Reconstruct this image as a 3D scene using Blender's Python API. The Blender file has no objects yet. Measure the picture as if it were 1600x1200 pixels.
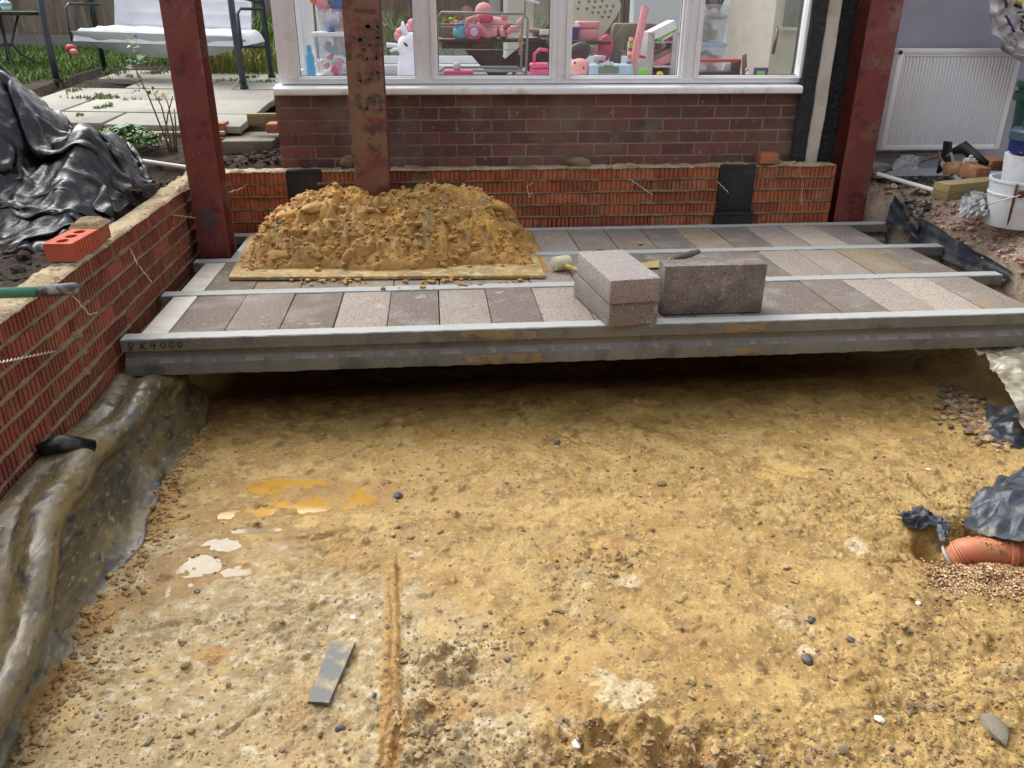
import bpy, bmesh, math, random
import numpy as np
from mathutils import Vector, Matrix
random.seed(7); rng = np.random.default_rng(11)
S = bpy.context.scene; COL = S.collection
PI = math.pi
# ------------------------------------------------------------------ camera, sky, sun, exposure
CF, CP, CY, CR, CH = 1255.5, .4318, .0976, .005, 1.1624
_fw = np.array([math.sin(CY)*math.cos(CP), math.cos(CY)*math.cos(CP), -math.sin(CP)])
_rt = np.array([math.cos(CY), -math.sin(CY), 0.]); _up = np.cross(_rt, _fw)
_r1 = _rt*math.cos(CR)+_up*math.sin(CR); _u1 = -_rt*math.sin(CR)+_up*math.cos(CR)
cd = bpy.data.cameras.new("camera"); cam = bpy.data.objects.new("camera", cd); COL.objects.link(cam)
cam.matrix_world = Matrix(((_r1[0],_u1[0],-_fw[0],0),(_r1[1],_u1[1],-_fw[1],0),(_r1[2],_u1[2],-_fw[2],CH),(0,0,0,1)))
cd.sensor_width = 36; cd.lens = CF/1600*36; cd.clip_start = .05; cd.clip_end = 400
S.camera = cam
w = bpy.data.worlds.new("World"); S.world = w; w.use_nodes = True
nt = w.node_tree; bg = nt.nodes['Background']
sky = nt.nodes.new('ShaderNodeTexSky'); sky.sky_type = 'NISHITA'; sky.sun_disc = False
sky.sun_elevation = math.radians(52); sky.sun_rotation = math.radians(-35); sky.dust_density = 4; sky.air_density = 1.2
hs = nt.nodes.new('ShaderNodeHueSaturation'); hs.inputs['Saturation'].default_value = .3
nt.links.new(sky.outputs[0], hs.inputs['Color']); nt.links.new(hs.outputs[0], bg.inputs['Color'])
bg.inputs['Strength'].default_value = .15
ld = bpy.data.lights.new("sun", 'SUN'); sun = bpy.data.objects.new("sun", ld); COL.objects.link(sun)
ld.energy = .8; ld.angle = math.radians(60); ld.color = (1, .965, .91)
el, az = math.radians(52), math.radians(-35)
sd = Vector((math.sin(az)*math.cos(el), math.cos(az)*math.cos(el), math.sin(el)))
sun.rotation_euler = sd.to_track_quat('Z', 'Y').to_euler(); sun.location = (0, 0, 8)
S.view_settings.view_transform = 'Standard'; S.view_settings.look = 'None'; S.view_settings.exposure = 1.14; S.view_settings.gamma = 1
# ------------------------------------------------------------------ helpers
OC = np.array([0, 0, CH])
def ray(u, v): return _fw+_r1*(u-800)/CF-_u1*(v-600)/CF
def G(u, v, z): d = ray(u, v); return OC+d*(z-OC[2])/d[2]        # point seen at a pixel on a level plane
def V(u, v, y): d = ray(u, v); return OC+d*y/d[1]                # point seen at a pixel on an upright plane
def GS(u, v, a=.22, b=.05): d = ray(u, v); return OC+d*(a-OC[2])/(d[2]-b*d[1])   # on the sloping garden
def _h(ix, iy, s):
    n = (ix.astype(np.int64)*374761393+iy.astype(np.int64)*668265263+s*1442695041) & 0x7fffffff
    n = (n ^ (n >> 13))*1274126177 & 0x7fffffff
    return ((n ^ (n >> 16)) & 0xffff)/65535.
def vn(x, y, s=0):
    x = np.asarray(x, float); y = np.asarray(y, float)
    ix = np.floor(x); iy = np.floor(y); fx = x-ix; fy = y-iy; ix = ix.astype(np.int64); iy = iy.astype(np.int64)
    fx = fx*fx*(3-2*fx); fy = fy*fy*(3-2*fy)
    a = _h(ix, iy, s); b = _h(ix+1, iy, s); c = _h(ix, iy+1, s); d = _h(ix+1, iy+1, s)
    return (a*(1-fx)+b*fx)*(1-fy)+(c*(1-fx)+d*fx)*fy
def fbm(x, y, sc, o=4, s=0, g=.5):
    t = 0; a = 1; k = 0
    for i in range(o):
        t = t+a*vn(x*sc+13.7*i, y*sc-7.1*i, s+i*17); k += a; a *= g; sc *= 2.03
        x, y = x*.8+y*.6, y*.8-x*.6
    return t/k
def ridge(x, y, sc, o=3, s=0):
    t = 0; a = 1; k = 0
    for i in range(o):
        n = vn(x*sc, y*sc, s+i*31); t = t+a*(1-np.abs(2*n-1)); k += a; a *= .5; sc *= 2.1
        x, y = x*.8+y*.6, y*.8-x*.6
    return t/k
def sst(a, b, x): t = np.clip((x-a)/(b-a), 0, 1); return t*t*(3-2*t)
def worley(x, y, n, s, box):
    r = np.random.default_rng(s); px = r.uniform(box[0], box[1], n); py = r.uniform(box[2], box[3], n)
    X = x.ravel(); Y = y.ravel(); d1 = np.full(X.shape, 9e9); d2 = d1.copy(); idx = np.zeros(X.shape, int)
    for i in range(n):
        d = (X-px[i])**2+(Y-py[i])**2
        m = d < d1; d2 = np.where(m, d1, np.minimum(d2, d)); idx[m] = i; d1 = np.where(m, d, d1)
    return np.sqrt(d1).reshape(x.shape), np.sqrt(d2).reshape(x.shape), idx.reshape(x.shape)
def tag(o, label=None, cat=None, group=None, kind=None):
    if label: o['label'] = label
    if cat: o['category'] = cat
    if group: o['group'] = group
    if kind: o['kind'] = kind
    return o
def thing(name, label, cat, loc=(0, 0, 0), rz=0, group=None):
    o = bpy.data.objects.new(name, None); o.empty_display_size = .05; COL.objects.link(o)
    o.location = loc; o.rotation_euler = (0, 0, rz); return tag(o, label, cat, group)
def wloc(p):
    l = Vector((0, 0, 0))
    while p: l += p.location; p = p.parent
    return l
class MB:
    def __init__(s): s.v = []; s.f = []
    def add(s, vs, fs):
        n = len(s.v); s.v += [tuple(map(float, q)) for q in vs]; s.f += [tuple(i+n for i in f) for f in fs]; return s
    def box(s, c, d, rz=0, rot=None, taper=1):
        c = Vector(c); R_ = (rot if rot is not None else Matrix.Rotation(rz, 3, 'Z'))
        vs = []
        for k in (-1, 1):
            t = taper if k > 0 else 1
            for a, b in ((-1, -1), (1, -1), (1, 1), (-1, 1)): vs.append(c+R_@Vector((a*d[0]/2*t, b*d[1]/2*t, k*d[2]/2)))
        return s.add(vs, [(3, 2, 1, 0), (4, 5, 6, 7), (0, 1, 5, 4), (1, 2, 6, 5), (2, 3, 7, 6), (3, 0, 4, 7)])
    def b2(s, x0, x1, y0, y1, z0, z1): return s.box(((x0+x1)/2, (y0+y1)/2, (z0+z1)/2), (abs(x1-x0), abs(y1-y0), abs(z1-z0)))
    def tube(s, pts, r, n=8, caps=True):
        pts = [Vector(p) for p in pts]; rs = r if isinstance(r, (list, tuple)) else [r]*len(pts); vs = []
        t0 = (pts[1]-pts[0]).normalized(); nrm = t0.orthogonal().normalized()
        for i, p in enumerate(pts):
            t = (pts[min(i+1, len(pts)-1)]-pts[max(i-1, 0)]).normalized()
            nrm = (nrm-t*nrm.dot(t)).normalized(); bn = t.cross(nrm)
            for k in range(n):
                a = 2*PI*k/n; vs.append(p+(nrm*math.cos(a)+bn*math.sin(a))*rs[i])
        fs = [(i*n+k, i*n+(k+1) % n, (i+1)*n+(k+1) % n, (i+1)*n+k) for i in range(len(pts)-1) for k in range(n)]
        if caps: fs += [tuple(range(n))[::-1], tuple(range((len(pts)-1)*n, len(pts)*n))]
        return s.add(vs, fs)
    def lathe(s, prof, c=(0, 0, 0), n=24, axis=None, caps=True):
        c = Vector(c); q = Vector((0, 0, 1)).rotation_difference(Vector(axis)).to_matrix() if axis is not None else Matrix.Identity(3)
        vs = [c+q@Vector((r*math.cos(2*PI*k/n), r*math.sin(2*PI*k/n), z)) for r, z in prof for k in range(n)]
        fs = [(i*n+k, i*n+(k+1) % n, (i+1)*n+(k+1) % n, (i+1)*n+k) for i in range(len(prof)-1) for k in range(n)]
        if caps:
            if prof[0][0] > 1e-5: fs.append(tuple(range(n))[::-1])
            if prof[-1][0] > 1e-5: fs.append(tuple(range((len(prof)-1)*n, len(prof)*n)))
        return s.add(vs, fs)
    def grid(s, P, flip=False):
        nx, ny = P.shape[:2]; n = len(s.v)
        s.v += [tuple(q) for q in P.reshape(-1, 3).tolist()]
        for i in range(nx-1):
            for j in range(ny-1):
                f = (n+i*ny+j, n+(i+1)*ny+j, n+(i+1)*ny+j+1, n+i*ny+j+1); s.f.append(f[::-1] if flip else f)
        return s
    def prism(s, poly, z0, z1):
        n = len(poly); vs = [(x, y, z0) for x, y in poly]+[(x, y, z1) for x, y in poly]
        return s.add(vs, [tuple(range(n))[::-1], tuple(range(n, 2*n))]+[(i, (i+1) % n, n+(i+1) % n, n+i) for i in range(n)])
    def blob(s, c, r, seed=0, sub=2, sq=(1, 1, 1), amp=.3, rz=0):
        bm = bmesh.new(); bmesh.ops.create_icosphere(bm, subdivisions=sub, radius=1)
        rr = random.Random(seed); ph = [rr.uniform(0, 6) for _ in range(9)]; k = [rr.uniform(1.2, 3.2) for _ in range(9)]
        vs = []
        for q in bm.verts:
            p = q.co; d = math.sin(p.x*k[0]+ph[0])*math.sin(p.y*k[1]+ph[1])+math.sin(p.z*k[2]+p.x*k[3]+ph[2])*.6+math.sin(p.y*k[4]*2+p.z*k[5]*2+ph[3])*.35
            p = p*(1+amp*d*.6); x, y, z = p.x*sq[0]*r, p.y*sq[1]*r, p.z*sq[2]*r
            vs.append((c[0]+x*math.cos(rz)-y*math.sin(rz), c[1]+x*math.sin(rz)+y*math.cos(rz), c[2]+z))
        fs = [tuple(q.index for q in f.verts) for f in bm.faces]; bm.free(); return s.add(vs, fs)
    def build(s, name, m, parent=None, smooth=False, bevel=0, local=False, seg=2, ang=35, fixn=True):
        me = bpy.data.meshes.new(name); o = bpy.data.objects.new(name, me); COL.objects.link(o)
        org = Vector((0, 0, 0)) if (local or parent is None) else wloc(parent)
        vs = s.v if org.length == 0 else [(a-org.x, b-org.y, c-org.z) for a, b, c in s.v]
        me.from_pydata(vs, [], s.f)
        if bevel or fixn:
            bm = bmesh.new(); bm.from_mesh(me)
            if fixn and len(s.f) < 60000: bmesh.ops.recalc_face_normals(bm, faces=bm.faces)
            if bevel:
                es = [e for e in bm.edges if len(e.link_faces) == 2 and e.calc_face_angle(0) > .5]
                bmesh.ops.bevel(bm, geom=es, offset=bevel, segments=seg, affect='EDGES', profile=.5)
            bm.to_mesh(me); bm.free()
        if smooth or bevel:
            me.shade_smooth()
            if not (smooth == 'all'): me.set_sharp_from_angle(angle=math.radians(ang))
        if m: me.materials.append(m)
        if parent: o.parent = parent
        return o
def gridmesh(name, P, m, parent=None, attr=None, smooth=True, flip=False):
    nx, ny = P.shape[:2]; me = bpy.data.meshes.new(name); o = bpy.data.objects.new(name, me); COL.objects.link(o)
    org = np.array(wloc(parent)) if parent else np.zeros(3)
    I = np.arange(nx*ny).reshape(nx, ny); q = np.stack([I[:-1, :-1], I[1:, :-1], I[1:, 1:], I[:-1, 1:]], -1).reshape(-1, 4)
    if flip: q = q[:, ::-1]
    me.vertices.add(nx*ny); me.vertices.foreach_set('co', (P.reshape(-1, 3)-org).astype(np.float32).ravel())
    me.loops.add(q.size); me.loops.foreach_set('vertex_index', q.ravel().astype(np.int32))
    me.polygons.add(len(q)); me.polygons.foreach_set('loop_start', np.arange(0, q.size, 4, dtype=np.int32))
    me.update(calc_edges=True); me.validate()
    if smooth: me.shade_smooth()
    if attr is not None:
        a = me.color_attributes.new('mixc', 'FLOAT_COLOR', 'POINT'); c = np.ones((nx*ny, 4), np.float32); c[:, :attr.shape[-1]] = attr.reshape(-1, attr.shape[-1]); a.data.foreach_set('color', c.ravel())
    me.materials.append(m)
    if parent: o.parent = parent
    return o
# ------------------------------------------------------------------ materials
def L(c):
    """sRGB 0-255 -> linear"""
    return tuple(((x/255)/12.92 if x/255 < .04045 else ((x/255+.055)/1.055)**2.4) for x in c)
def newmat(name):
    m = bpy.data.materials.new(name); m.use_nodes = True; t = m.node_tree; return m, t, t.nodes['Principled BSDF'], t.nodes, t.links
def mat(name, col, rough=.8, layers=(), bump=None, spec=.5, metal=0, island=None, objcol=False, trans=0, coat=0, rvar=0, alpha=None, stretch=None, bump2=None, top_light=None):
    m, t, b, N, K = newmat(name); geo = N.new('ShaderNodeNewGeometry'); src = geo.outputs['Position']
    if stretch:
        mp = N.new('ShaderNodeMapping'); mp.inputs['Scale'].default_value = stretch; K.new(src, mp.inputs['Vector']); src = mp.outputs[0]
    def rgb(c):
        n = N.new('ShaderNodeRGB'); n.outputs[0].default_value = (*c, 1); return n.outputs[0]
    cur = rgb(col)
    if island:
        r = N.new('ShaderNodeValToRGB'); K.new(geo.outputs['Random Per Island'], r.inputs[0]); r.color_ramp.interpolation = 'CONSTANT' if len(island) > 3 else 'LINEAR'
        while len(r.color_ramp.elements) < len(island): r.color_ramp.elements.new(.5)
        for i, c in enumerate(island):
            e = r.color_ramp.elements[i]; e.position = i/len(island) if len(island) > 3 else i/max(1, len(island)-1); e.color = (*c, 1)
        cur = r.outputs[0]
    if objcol:
        oi = N.new('ShaderNodeObjectInfo'); cur = oi.outputs['Color']
    for ly in layers:
        sc, c, lo, hi = ly[:4]; det = ly[4] if len(ly) > 4 else 5; kind = ly[5] if len(ly) > 5 else 'N'
        if kind == 'V':
            nz = N.new('ShaderNodeTexVoronoi'); nz.inputs['Scale'].default_value = sc; out = nz.outputs['Distance']
        else:
            nz = N.new('ShaderNodeTexNoise'); nz.inputs['Scale'].default_value = sc; nz.inputs['Detail'].default_value = det; nz.inputs['Roughness'].default_value = .6; out = nz.outputs[0]
        K.new(src, nz.inputs['Vector'])
        mr = N.new('ShaderNodeMapRange'); mr.inputs[1].default_value = lo; mr.inputs[2].default_value = hi; K.new(out, mr.inputs[0])
        mx = N.new('ShaderNodeMix'); mx.data_type = 'RGBA'; K.new(mr.outputs[0], mx.inputs[0]); K.new(cur, mx.inputs[6]); mx.inputs[7].default_value = (*c, 1); cur = mx.outputs[2]
    if top_light:      # skylight on upward faces, painted in as a paler colour
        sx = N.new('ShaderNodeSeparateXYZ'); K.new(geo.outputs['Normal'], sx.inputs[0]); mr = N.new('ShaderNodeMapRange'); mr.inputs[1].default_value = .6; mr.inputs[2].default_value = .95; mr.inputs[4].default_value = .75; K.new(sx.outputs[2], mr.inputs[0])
        mx = N.new('ShaderNodeMix'); mx.data_type = 'RGBA'; K.new(mr.outputs[0], mx.inputs[0]); K.new(cur, mx.inputs[6]); mx.inputs[7].default_value = (*top_light, 1); cur = mx.outputs[2]
    K.new(cur, b.inputs['Base Color'])
    b.inputs['Roughness'].default_value = rough; b.inputs['Specular IOR Level'].default_value = spec; b.inputs['Metallic'].default_value = metal
    b.inputs['Coat Weight'].default_value = coat; b.inputs['Transmission Weight'].default_value = trans
    if rvar:
        nz = N.new('ShaderNodeTexNoise'); nz.inputs['Scale'].default_value = 9; nz.inputs['Detail'].default_value = 6; K.new(src, nz.inputs['Vector'])
        mr = N.new('ShaderNodeMapRange'); mr.inputs[1].default_value = .35; mr.inputs[2].default_value = .65; mr.inputs[3].default_value = rough-rvar; mr.inputs[4].default_value = min(1, rough+rvar)
        K.new(nz.outputs[0], mr.inputs[0]); K.new(mr.outputs[0], b.inputs['Roughness'])
    last = None
    for bp in (bump, bump2):
        if bp:
            nz = N.new('ShaderNodeTexNoise'); nz.inputs['Scale'].default_value = bp[0]; nz.inputs['Detail'].default_value = 6; nz.inputs['Roughness'].default_value = .65; K.new(src, nz.inputs['Vector'])
            bn = N.new('ShaderNodeBump'); bn.inputs['Strength'].default_value = bp[1]; bn.inputs['Distance'].default_value = bp[2] if len(bp) > 2 else .01
            K.new(nz.outputs[0], bn.inputs['Height'])
            if last: K.new(last, bn.inputs['Normal'])
            last = bn.outputs[0]
    if last: K.new(last, b.inputs['Normal'])
    if alpha is not None: b.inputs['Alpha'].default_value = alpha
    return m
M = {}
M['beam'] = mat('precast_concrete', L((124,123,116)), .85, [(3, L((98,100,98)), .45, .7), (60, L((140,142,142)), .55, .75), (7, L((88,88,82)), .55, .7), (1.4, L((122,116,100)), .55, .7), (220, L((100,100,98)), .62, .72)], (120, .5, .004), bump2=(14, .3, .006), top_light=L((178,180,178)))  # beam tops painted paler than the sides, standing in for skylight
M['infill'] = mat('pale_infill', L((200,196,186)), .9, [(7, L((178,170,150)), .45, .7), (90, L((160,156,148)), .6, .7)], (150, .4, .003))
M['block'] = mat('aerated_block', (.2,.18,.17), .95, [(5, L((168,162,158)), .5, .85), (150, L((88,79,72)), .56, .66, 2), (110, L((200,192,184)), .62, .74, 3), (3, L((166,142,96)), .60, .80), (9, L((196,188,182)), .62, .78)], (200, .9, .006), objcol=True, bump2=(80, .4, .003))
M['clay'] = mat('dug_clay', L((190,144,72)), .62, [(2.5, L((160,122,62)), .4, .65), (6, L((206,158,76)), .5, .68), (9, L((150,138,108)), .58, .72), (45, L((120,90,46)), .55, .75), (70, L((196,166,104)), .62, .78)], (60, .7, .01), rvar=.2, bump2=(240, .5, .004))
M['smear'] = mat('dried_clay_smear', L((148,128,88)), .9, [(14, L((142,114,62)), .45, .65), (40, L((128,124,112)), .46, .60)], (90, .5, .004))
M['ply'] = mat('muddy_plywood', L((176,150,98)), .8, [(6, L((146,120,74)), .42, .6), (25, L((198,178,136)), .5, .65), (12, L((136,124,98)), .56, .66)], (60, .3, .004))
M['steel'] = mat('red_oxide_primer', L((118,54,50)), .55, [(2.2, L((128,74,64)), .46, .70), (7, L((142,112,92)), .54, .70), (60, L((170,140,114)), .66, .74), (14, L((88,40,40)), .54, .66)], (40, .15, .003), rvar=.12)
M['steel_rusty'] = mat('worn_red_oxide', L((128,80,68)), .7, [(4, L((128,102,76)), .40, .58), (10, L((112,60,56)), .5, .62), (14, L((70,58,54)), .54, .66), (70, L((160,128,100)), .7, .8)], (40, .25, .003), rvar=.12)
M['black_paint'] = mat('old_black_lettering', L((86,70,62)), .8, [(16, L((112,84,66)), .46, .62)], (60, .2, .002))
M['grey_scuff'] = mat('grey_scuff', L((74,66,68)), .7, [(14, L((104,46,44)), .45, .62)], (60, .2, .002))
M['orange_brick'] = mat('orange_brick', L((160,66,36)), .85, [(14, L((140,66,42)), .5, .7), (5, L((138,98,68)), .52, .70), (60, L((96,40,26)), .6, .74)], (90, .4, .003), island=[L((174,102,68)), L((154,84,58)), L((168,94,62)), L((142,80,58)), L((180,110,78))])
M['orange_brick_dark'] = mat('red_rib_brick', L((128,44,30)), .85, [(14, L((106,46,36)), .5, .7), (4, L((116,80,58)), .50, .70), (60, L((76,28,22)), .6, .74)], (90, .4, .003), island=[L((146,76,56)), L((128,64,48)), L((138,70,50)), L((120,62,48)), L((152,84,60))])
M['mortar'] = mat('sandy_mortar', L((134,114,84)), .95, [(9, L((112,94,68)), .45, .7), (60, L((160,142,110)), .58, .72)], (140, .8, .006))
M['mortar_top'] = mat('pale_mortar_bed', L((170,154,124)), .95, [(5, L((136,116,86)), .45, .62), (22, L((108,90,66)), .54, .66), (60, L((196,182,152)), .56, .66)], (90, .9, .008))
M['house_brick'] = mat('purple_house_brick', L((94,58,54)), .8, [(9, L((92,66,62)), .5, .7), (2.2, L((120,96,82)), .48, .66), (5, L((118,106,92)), .54, .70), (35, L((164,146,126)), .60, .72)], (90, .4, .003), island=[L((120,74,68)), L((96,64,64)), L((110,72,64)), L((88,62,62)), L((124,78,68)), L((100,62,58))])
M['house_mortar'] = mat('house_mortar', L((146,132,114)), .95, [(6, L((112,98,86)), .45, .7)], (140, .6, .004))
M['upvc'] = mat('white_upvc', L((240,241,243)), .35, [(6, L((206,204,200)), .58, .8), (26, L((170,150,128)), .70, .80), (130, L((120,104,88)), .75, .79)], None, coat=.2)
M['sillm'] = mat('dirty_white_sill', L((238,238,236)), .4, [(9, L((196,188,176)), .55, .75), (30, L((110,94,76)), .68, .78)], None)
M['black_poly'] = mat('black_polythene', L((20,22,25)), .30, [(5, L((44,48,54)), .5, .7), (9, L((104,102,94)), .55, .72), (30, L((16,18,20)), .5, .7)], (22, .2, .006), rvar=.15, spec=.5, bump2=(9, .45, .02))
M['muddy_poly'] = mat('muddy_polythene', L((84,80,64)), .36, [(2.5, L((118,104,70)), .40, .62), (3, L((50,55,62)), .46, .66), (9, L((128,114,78)), .50, .70), (26, L((62,64,62)), .50, .68), (70, L((150,136,100)), .57, .70), (12, L((134,108,68)), .62, .76), (45, L((48,52,56)), .60, .70)], (40, .3, .004), rvar=.18, spec=.6, stretch=(1, .35, 1), bump2=(12, .4, .012))
M['pale_poly'] = mat('pale_muddy_polythene', L((150,142,120)), .35, [(5, L((116,108,84)), .45, .65), (22, L((206,200,186)), .55, .72), (12, L((84,82,76)), .6, .72)], (22, .35, .01), rvar=.2, spec=.8)
M['dpm'] = mat('blue_black_membrane', L((52,58,68)), .4, [(9, L((80,86,92)), .5, .7), (14, L((122,110,78)), .56, .7), (40, L((36,40,48)), .5, .7)], (30, .3, .008), rvar=.15)
M['offcut'] = mat('muddy_offcut', L((92,92,90)), .55, [(12, L((158,138,98)), .44, .58), (9, L((84,84,86)), .52, .66)], (60, .3, .004))
M['vent'] = mat('black_plastic', L((26,28,34)), .45, [(6, L((44,46,52)), .5, .8), (60, L((110,104,92)), .70, .78)], (60, .1, .002))
M['soil'] = mat('dark_soil', L((70,56,44)), .95, [(6, L((48,38,31)), .4, .65), (24, L((98,80,60)), .56, .72), (90, L((124,108,84)), .66, .76)], (40, 1, .02), bump2=(160, .6, .006))
M['soil_wet'] = mat('wet_black_soil', L((44,36,30)), .8, [(20, L((30,24,22)), .4, .65), (60, L((72,58,44)), .62, .76)], (40, 1, .02))
M['slab'] = mat('paving_slab', L((162,158,148)), .9, [(1.6, L((138,134,124)), .45, .7), (5, L((116,110,96)), .6, .78), (120, L((184,180,170)), .6, .75), (3, L((122,120,92)), .66, .82)], (120, .4, .004), island=[L((170,166,156)), L((150,146,136)), L((162,158,148))])
M['concrete_old'] = mat('old_concrete', L((128,120,104)), .95, [(3, L((92,88,74)), .4, .65), (30, L((150,142,126)), .6, .75)], (60, .7, .008))
M['grass'] = mat('grass_blades', L((92,120,44)), .7, [], None, island=[L((86,118,44)), L((110,138,56)), L((72,98,36))])
M['lawn'] = mat('lawn_soil', L((72,88,40)), .95, [(8, L((94,84,52)), .45, .7), (30, L((56,72,32)), .5, .7)], (60, .8, .01))
M['leaf'] = mat('green_leaf', L((72,112,56)), .5, [], None, island=[L((66,110,58)), L((92,132,66)), L((52,88,46))])
M['leaf_yellow'] = mat('yellow_green_leaf', L((130,140,60)), .6, [], None, island=[L((140,150,62)), L((104,126,54)), L((150,120,60))])
M['leaf_brown'] = mat('withered_leaf', L((126,72,40)), .8, [], None, island=[L((136,72,40)), L((96,58,38)), L((150,96,54))])
M['stem'] = mat('rose_stem', L((112,92,62)), .8, [(20, L((84,98,54)), .45, .65)], None)
M['fence'] = mat('weathered_fence', L((122,108,94)), .9, [(1.2, L((98,86,76)), .45, .65), (5, L((146,134,120)), .5, .7), (12, L((76,64,54)), .58, .72)], (30, .6, .006), stretch=(6, 1, .5), island=[L((128,112,98)), L((106,94,84)), L((118,102,86)), L((136,122,108))])
M['gravel_board'] = mat('concrete_gravel_board', L((134,130,126)), .95, [(8, L((112,108,104)), .45, .7)], (90, .5, .004))
M['swing_metal'] = mat('grey_tube', L((62,68,76)), .4, [(4, L((84,90,98)), .5, .8)], None, metal=.3)
M['cushion'] = mat('white_quilted', L((226,228,232)), .9, [(5, L((208,212,216)), .5, .75)], (200, .2, .002))
M['valance'] = mat('grey_green_cloth', L((176,188,186)), .9, [(4, L((150,162,160)), .5, .75)], (120, .2, .002))
M['white_wall'] = mat('lavender_plaster', L((172,172,184)), .9, [(2, L((158,158,170)), .5, .75), (9, L((140,126,100)), .73, .80)], (60, .2, .003))
M['radiator'] = mat('white_enamel', L((240,241,242)), .35, [(26, L((170,160,140)), .74, .80)], None)
M['pebble'] = mat('black_pebbledash', L((40,42,44)), .75, [(50, L((24,25,28)), .45, .6), (70, L((90,92,92)), .62, .74)], (60, 1, .02))
M['blackstrip'] = mat('bitumen_strip', L((30,32,36)), .6, [(30, L((96,84,60)), .64, .74), (6, L((76,68,50)), .62, .78)], (60, .4, .006))
M['render'] = mat('stained_render', L((206,202,190)), .9, [(4, L((170,160,130)), .5, .72), (12, L((110,96,66)), .60, .74), (120, L((120,112,96)), .66, .76)], (120, .6, .006))
M['rubble_ground'] = mat('broken_concrete', L((184,166,146)), .95, [(4, L((150,130,108)), .5, .7), (22, L((204,184,160)), .5, .66), (40, L((160,118,104)), .56, .68), (70, L((212,198,180)), .62, .74), (5, L((172,144,96)), .60, .74)], (40, 1, .02), bump2=(140, .8, .008))
M['ochre_stone'] = mat('mixed_stone', L((140,116,84)), .85, [(30, L((110,90,66)), .5, .7)], (90, .5, .004), island=[L((150,124,86)), L((112,98,78)), L((168,146,112)), L((96,82,66)), L((138,106,70))])
M['pea'] = mat('wet_pea_shingle', L((150,110,60)), .35, [], None, island=[L((176,140,84)), L((120,76,44)), L((206,186,140)), L((92,66,48)), L((160,104,52)), L((72,62,54))])
M['clod'] = mat('clay_clods', L((160,124,66)), .7, [(20, L((130,104,66)), .45, .7)], (90, .6, .005), island=[L((168,138,86)), L((134,108,70)), L((110,90,62)), L((128,110,84))])
M['wetclod'] = mat('wet_dark_clods', L((130,110,78)), .6, [(30, L((106,88,60)), .5, .7), (14, L((172,148,102)), .52, .66)], (90, .5, .004), island=[L((146,122,82)), L((122,104,76)), L((160,136,94)), L((106,94,76)), L((138,114,72))])
M['orclod'] = mat('orange_clay_crumbs', L((150,112,62)), .7, [(30, L((126,94,52)), .45, .65)], (90, .5, .004), island=[L((160,126,76)), L((140,110,68)), L((170,134,78)), L((126,100,64))])
M['darkstone'] = mat('dark_flint', L((72,68,66)), .5, [(20, L((110,104,96)), .55, .7)], (60, .3, .003))
M['whitestone'] = mat('white_stone', L((220,214,204)), .7, [(20, L((180,160,120)), .6, .72)], (60, .3, .003))
M['drain'] = mat('terracotta_plastic', L((196,120,88)), .5, [(5, L((176,100,68)), .5, .7), (11, L((150,116,74)), .50, .62), (30, L((126,96,62)), .58, .66), (40, L((128,92,56)), .66, .74)], None)
M['grey_pipe'] = mat('grey_plastic', L((150,154,158)), .45, [(12, L((118,112,102)), .55, .72)], None)
M['copper'] = mat('dull_copper', L((120,98,82)), .5, [(14, L((150,132,118)), .5, .7)], None, metal=.5)
M['white_pipe'] = mat('white_plastic_pipe', L((210,206,196)), .5, [(10, L((160,148,124)), .55, .72)], None)
M['timber'] = mat('green_treated_timber', L((138,122,84)), .85, [(3, L((112,100,68)), .45, .65), (14, L((160,144,106)), .55, .7)], (40, .4, .004), stretch=(1, 1, 8))
M['pale_timber'] = mat('pale_timber', L((176,160,122)), .85, [(5, L((142,128,92)), .5, .7)], (40, .4, .004))
M['bucket'] = mat('white_bucket', L((208,214,220)), .4, [(18, L((150,132,100)), .66, .72), (5, L((180,180,176)), .6, .75)], None)
M['rust'] = mat('rust', L((98,56,36)), .9, [(30, L((70,40,30)), .5, .7)], None)
M['blue_tub'] = mat('blue_tub', L((28,40,96)), .4, [(30, L((190,196,200)), .70, .74)], None)
M['teal_lid'] = mat('teal_lid', L((48,70,84)), .5, [(24, L((170,174,172)), .66, .72)], None)
M['green_plastic'] = mat('green_plastic', L((24,74,54)), .5, [(8, L((18,54,42)), .5, .7)], None)
M['bag'] = mat('plastic_sack', L((206,206,206)), .35, [(6, L((174,172,170)), .5, .7), (12, L((178,160,112)), .68, .78)], (30, .5, .01), spec=.7)
M['ink'] = mat('ink_black', L((36,36,44)), .6)
M['purple'] = mat('purple_print', L((74,52,110)), .5)
M['yellow'] = mat('yellow_print', L((206,170,50)), .5)
M['whiteprint'] = mat('white_label', L((222,222,224)), .5)
M['clear'] = mat('clear_film', L((132,134,134)), .3, [(14, L((100,98,94)), .45, .65), (30, L((176,178,178)), .58, .7)], (30, .6, .01), spec=.8)
M['green_handle'] = mat('green_handle', L((58,128,104)), .5, [(14, L((96,142,116)), .62, .72)], None)
M['grip'] = mat('black_grip', L((72,74,80)), .6, [(30, L((160,156,146)), .5, .66)], (60, .2, .002))
M['mallet'] = mat('white_rubber', L((200,190,160)), .7, [(14, L((170,154,112)), .55, .72)], (90, .2, .002))
M['wood'] = mat('ash_handle', L((186,160,96)), .7, [(30, L((150,120,66)), .5, .7)], None)
M['trowelwood'] = mat('muddy_handle', L((96,90,76)), .8, [(30, L((122,112,92)), .5, .7)], None)
M['mud_steel'] = mat('muddy_steel', L((176,150,90)), .6, [(10, L((150,140,120)), .5, .7)], None)
M['wire'] = mat('galvanised_wire', L((206,200,190)), .4, [(60, L((140,120,96)), .6, .7)], None, metal=.2)
M['debris_black'] = mat('black_rubber', L((24,24,26)), .5)
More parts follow.
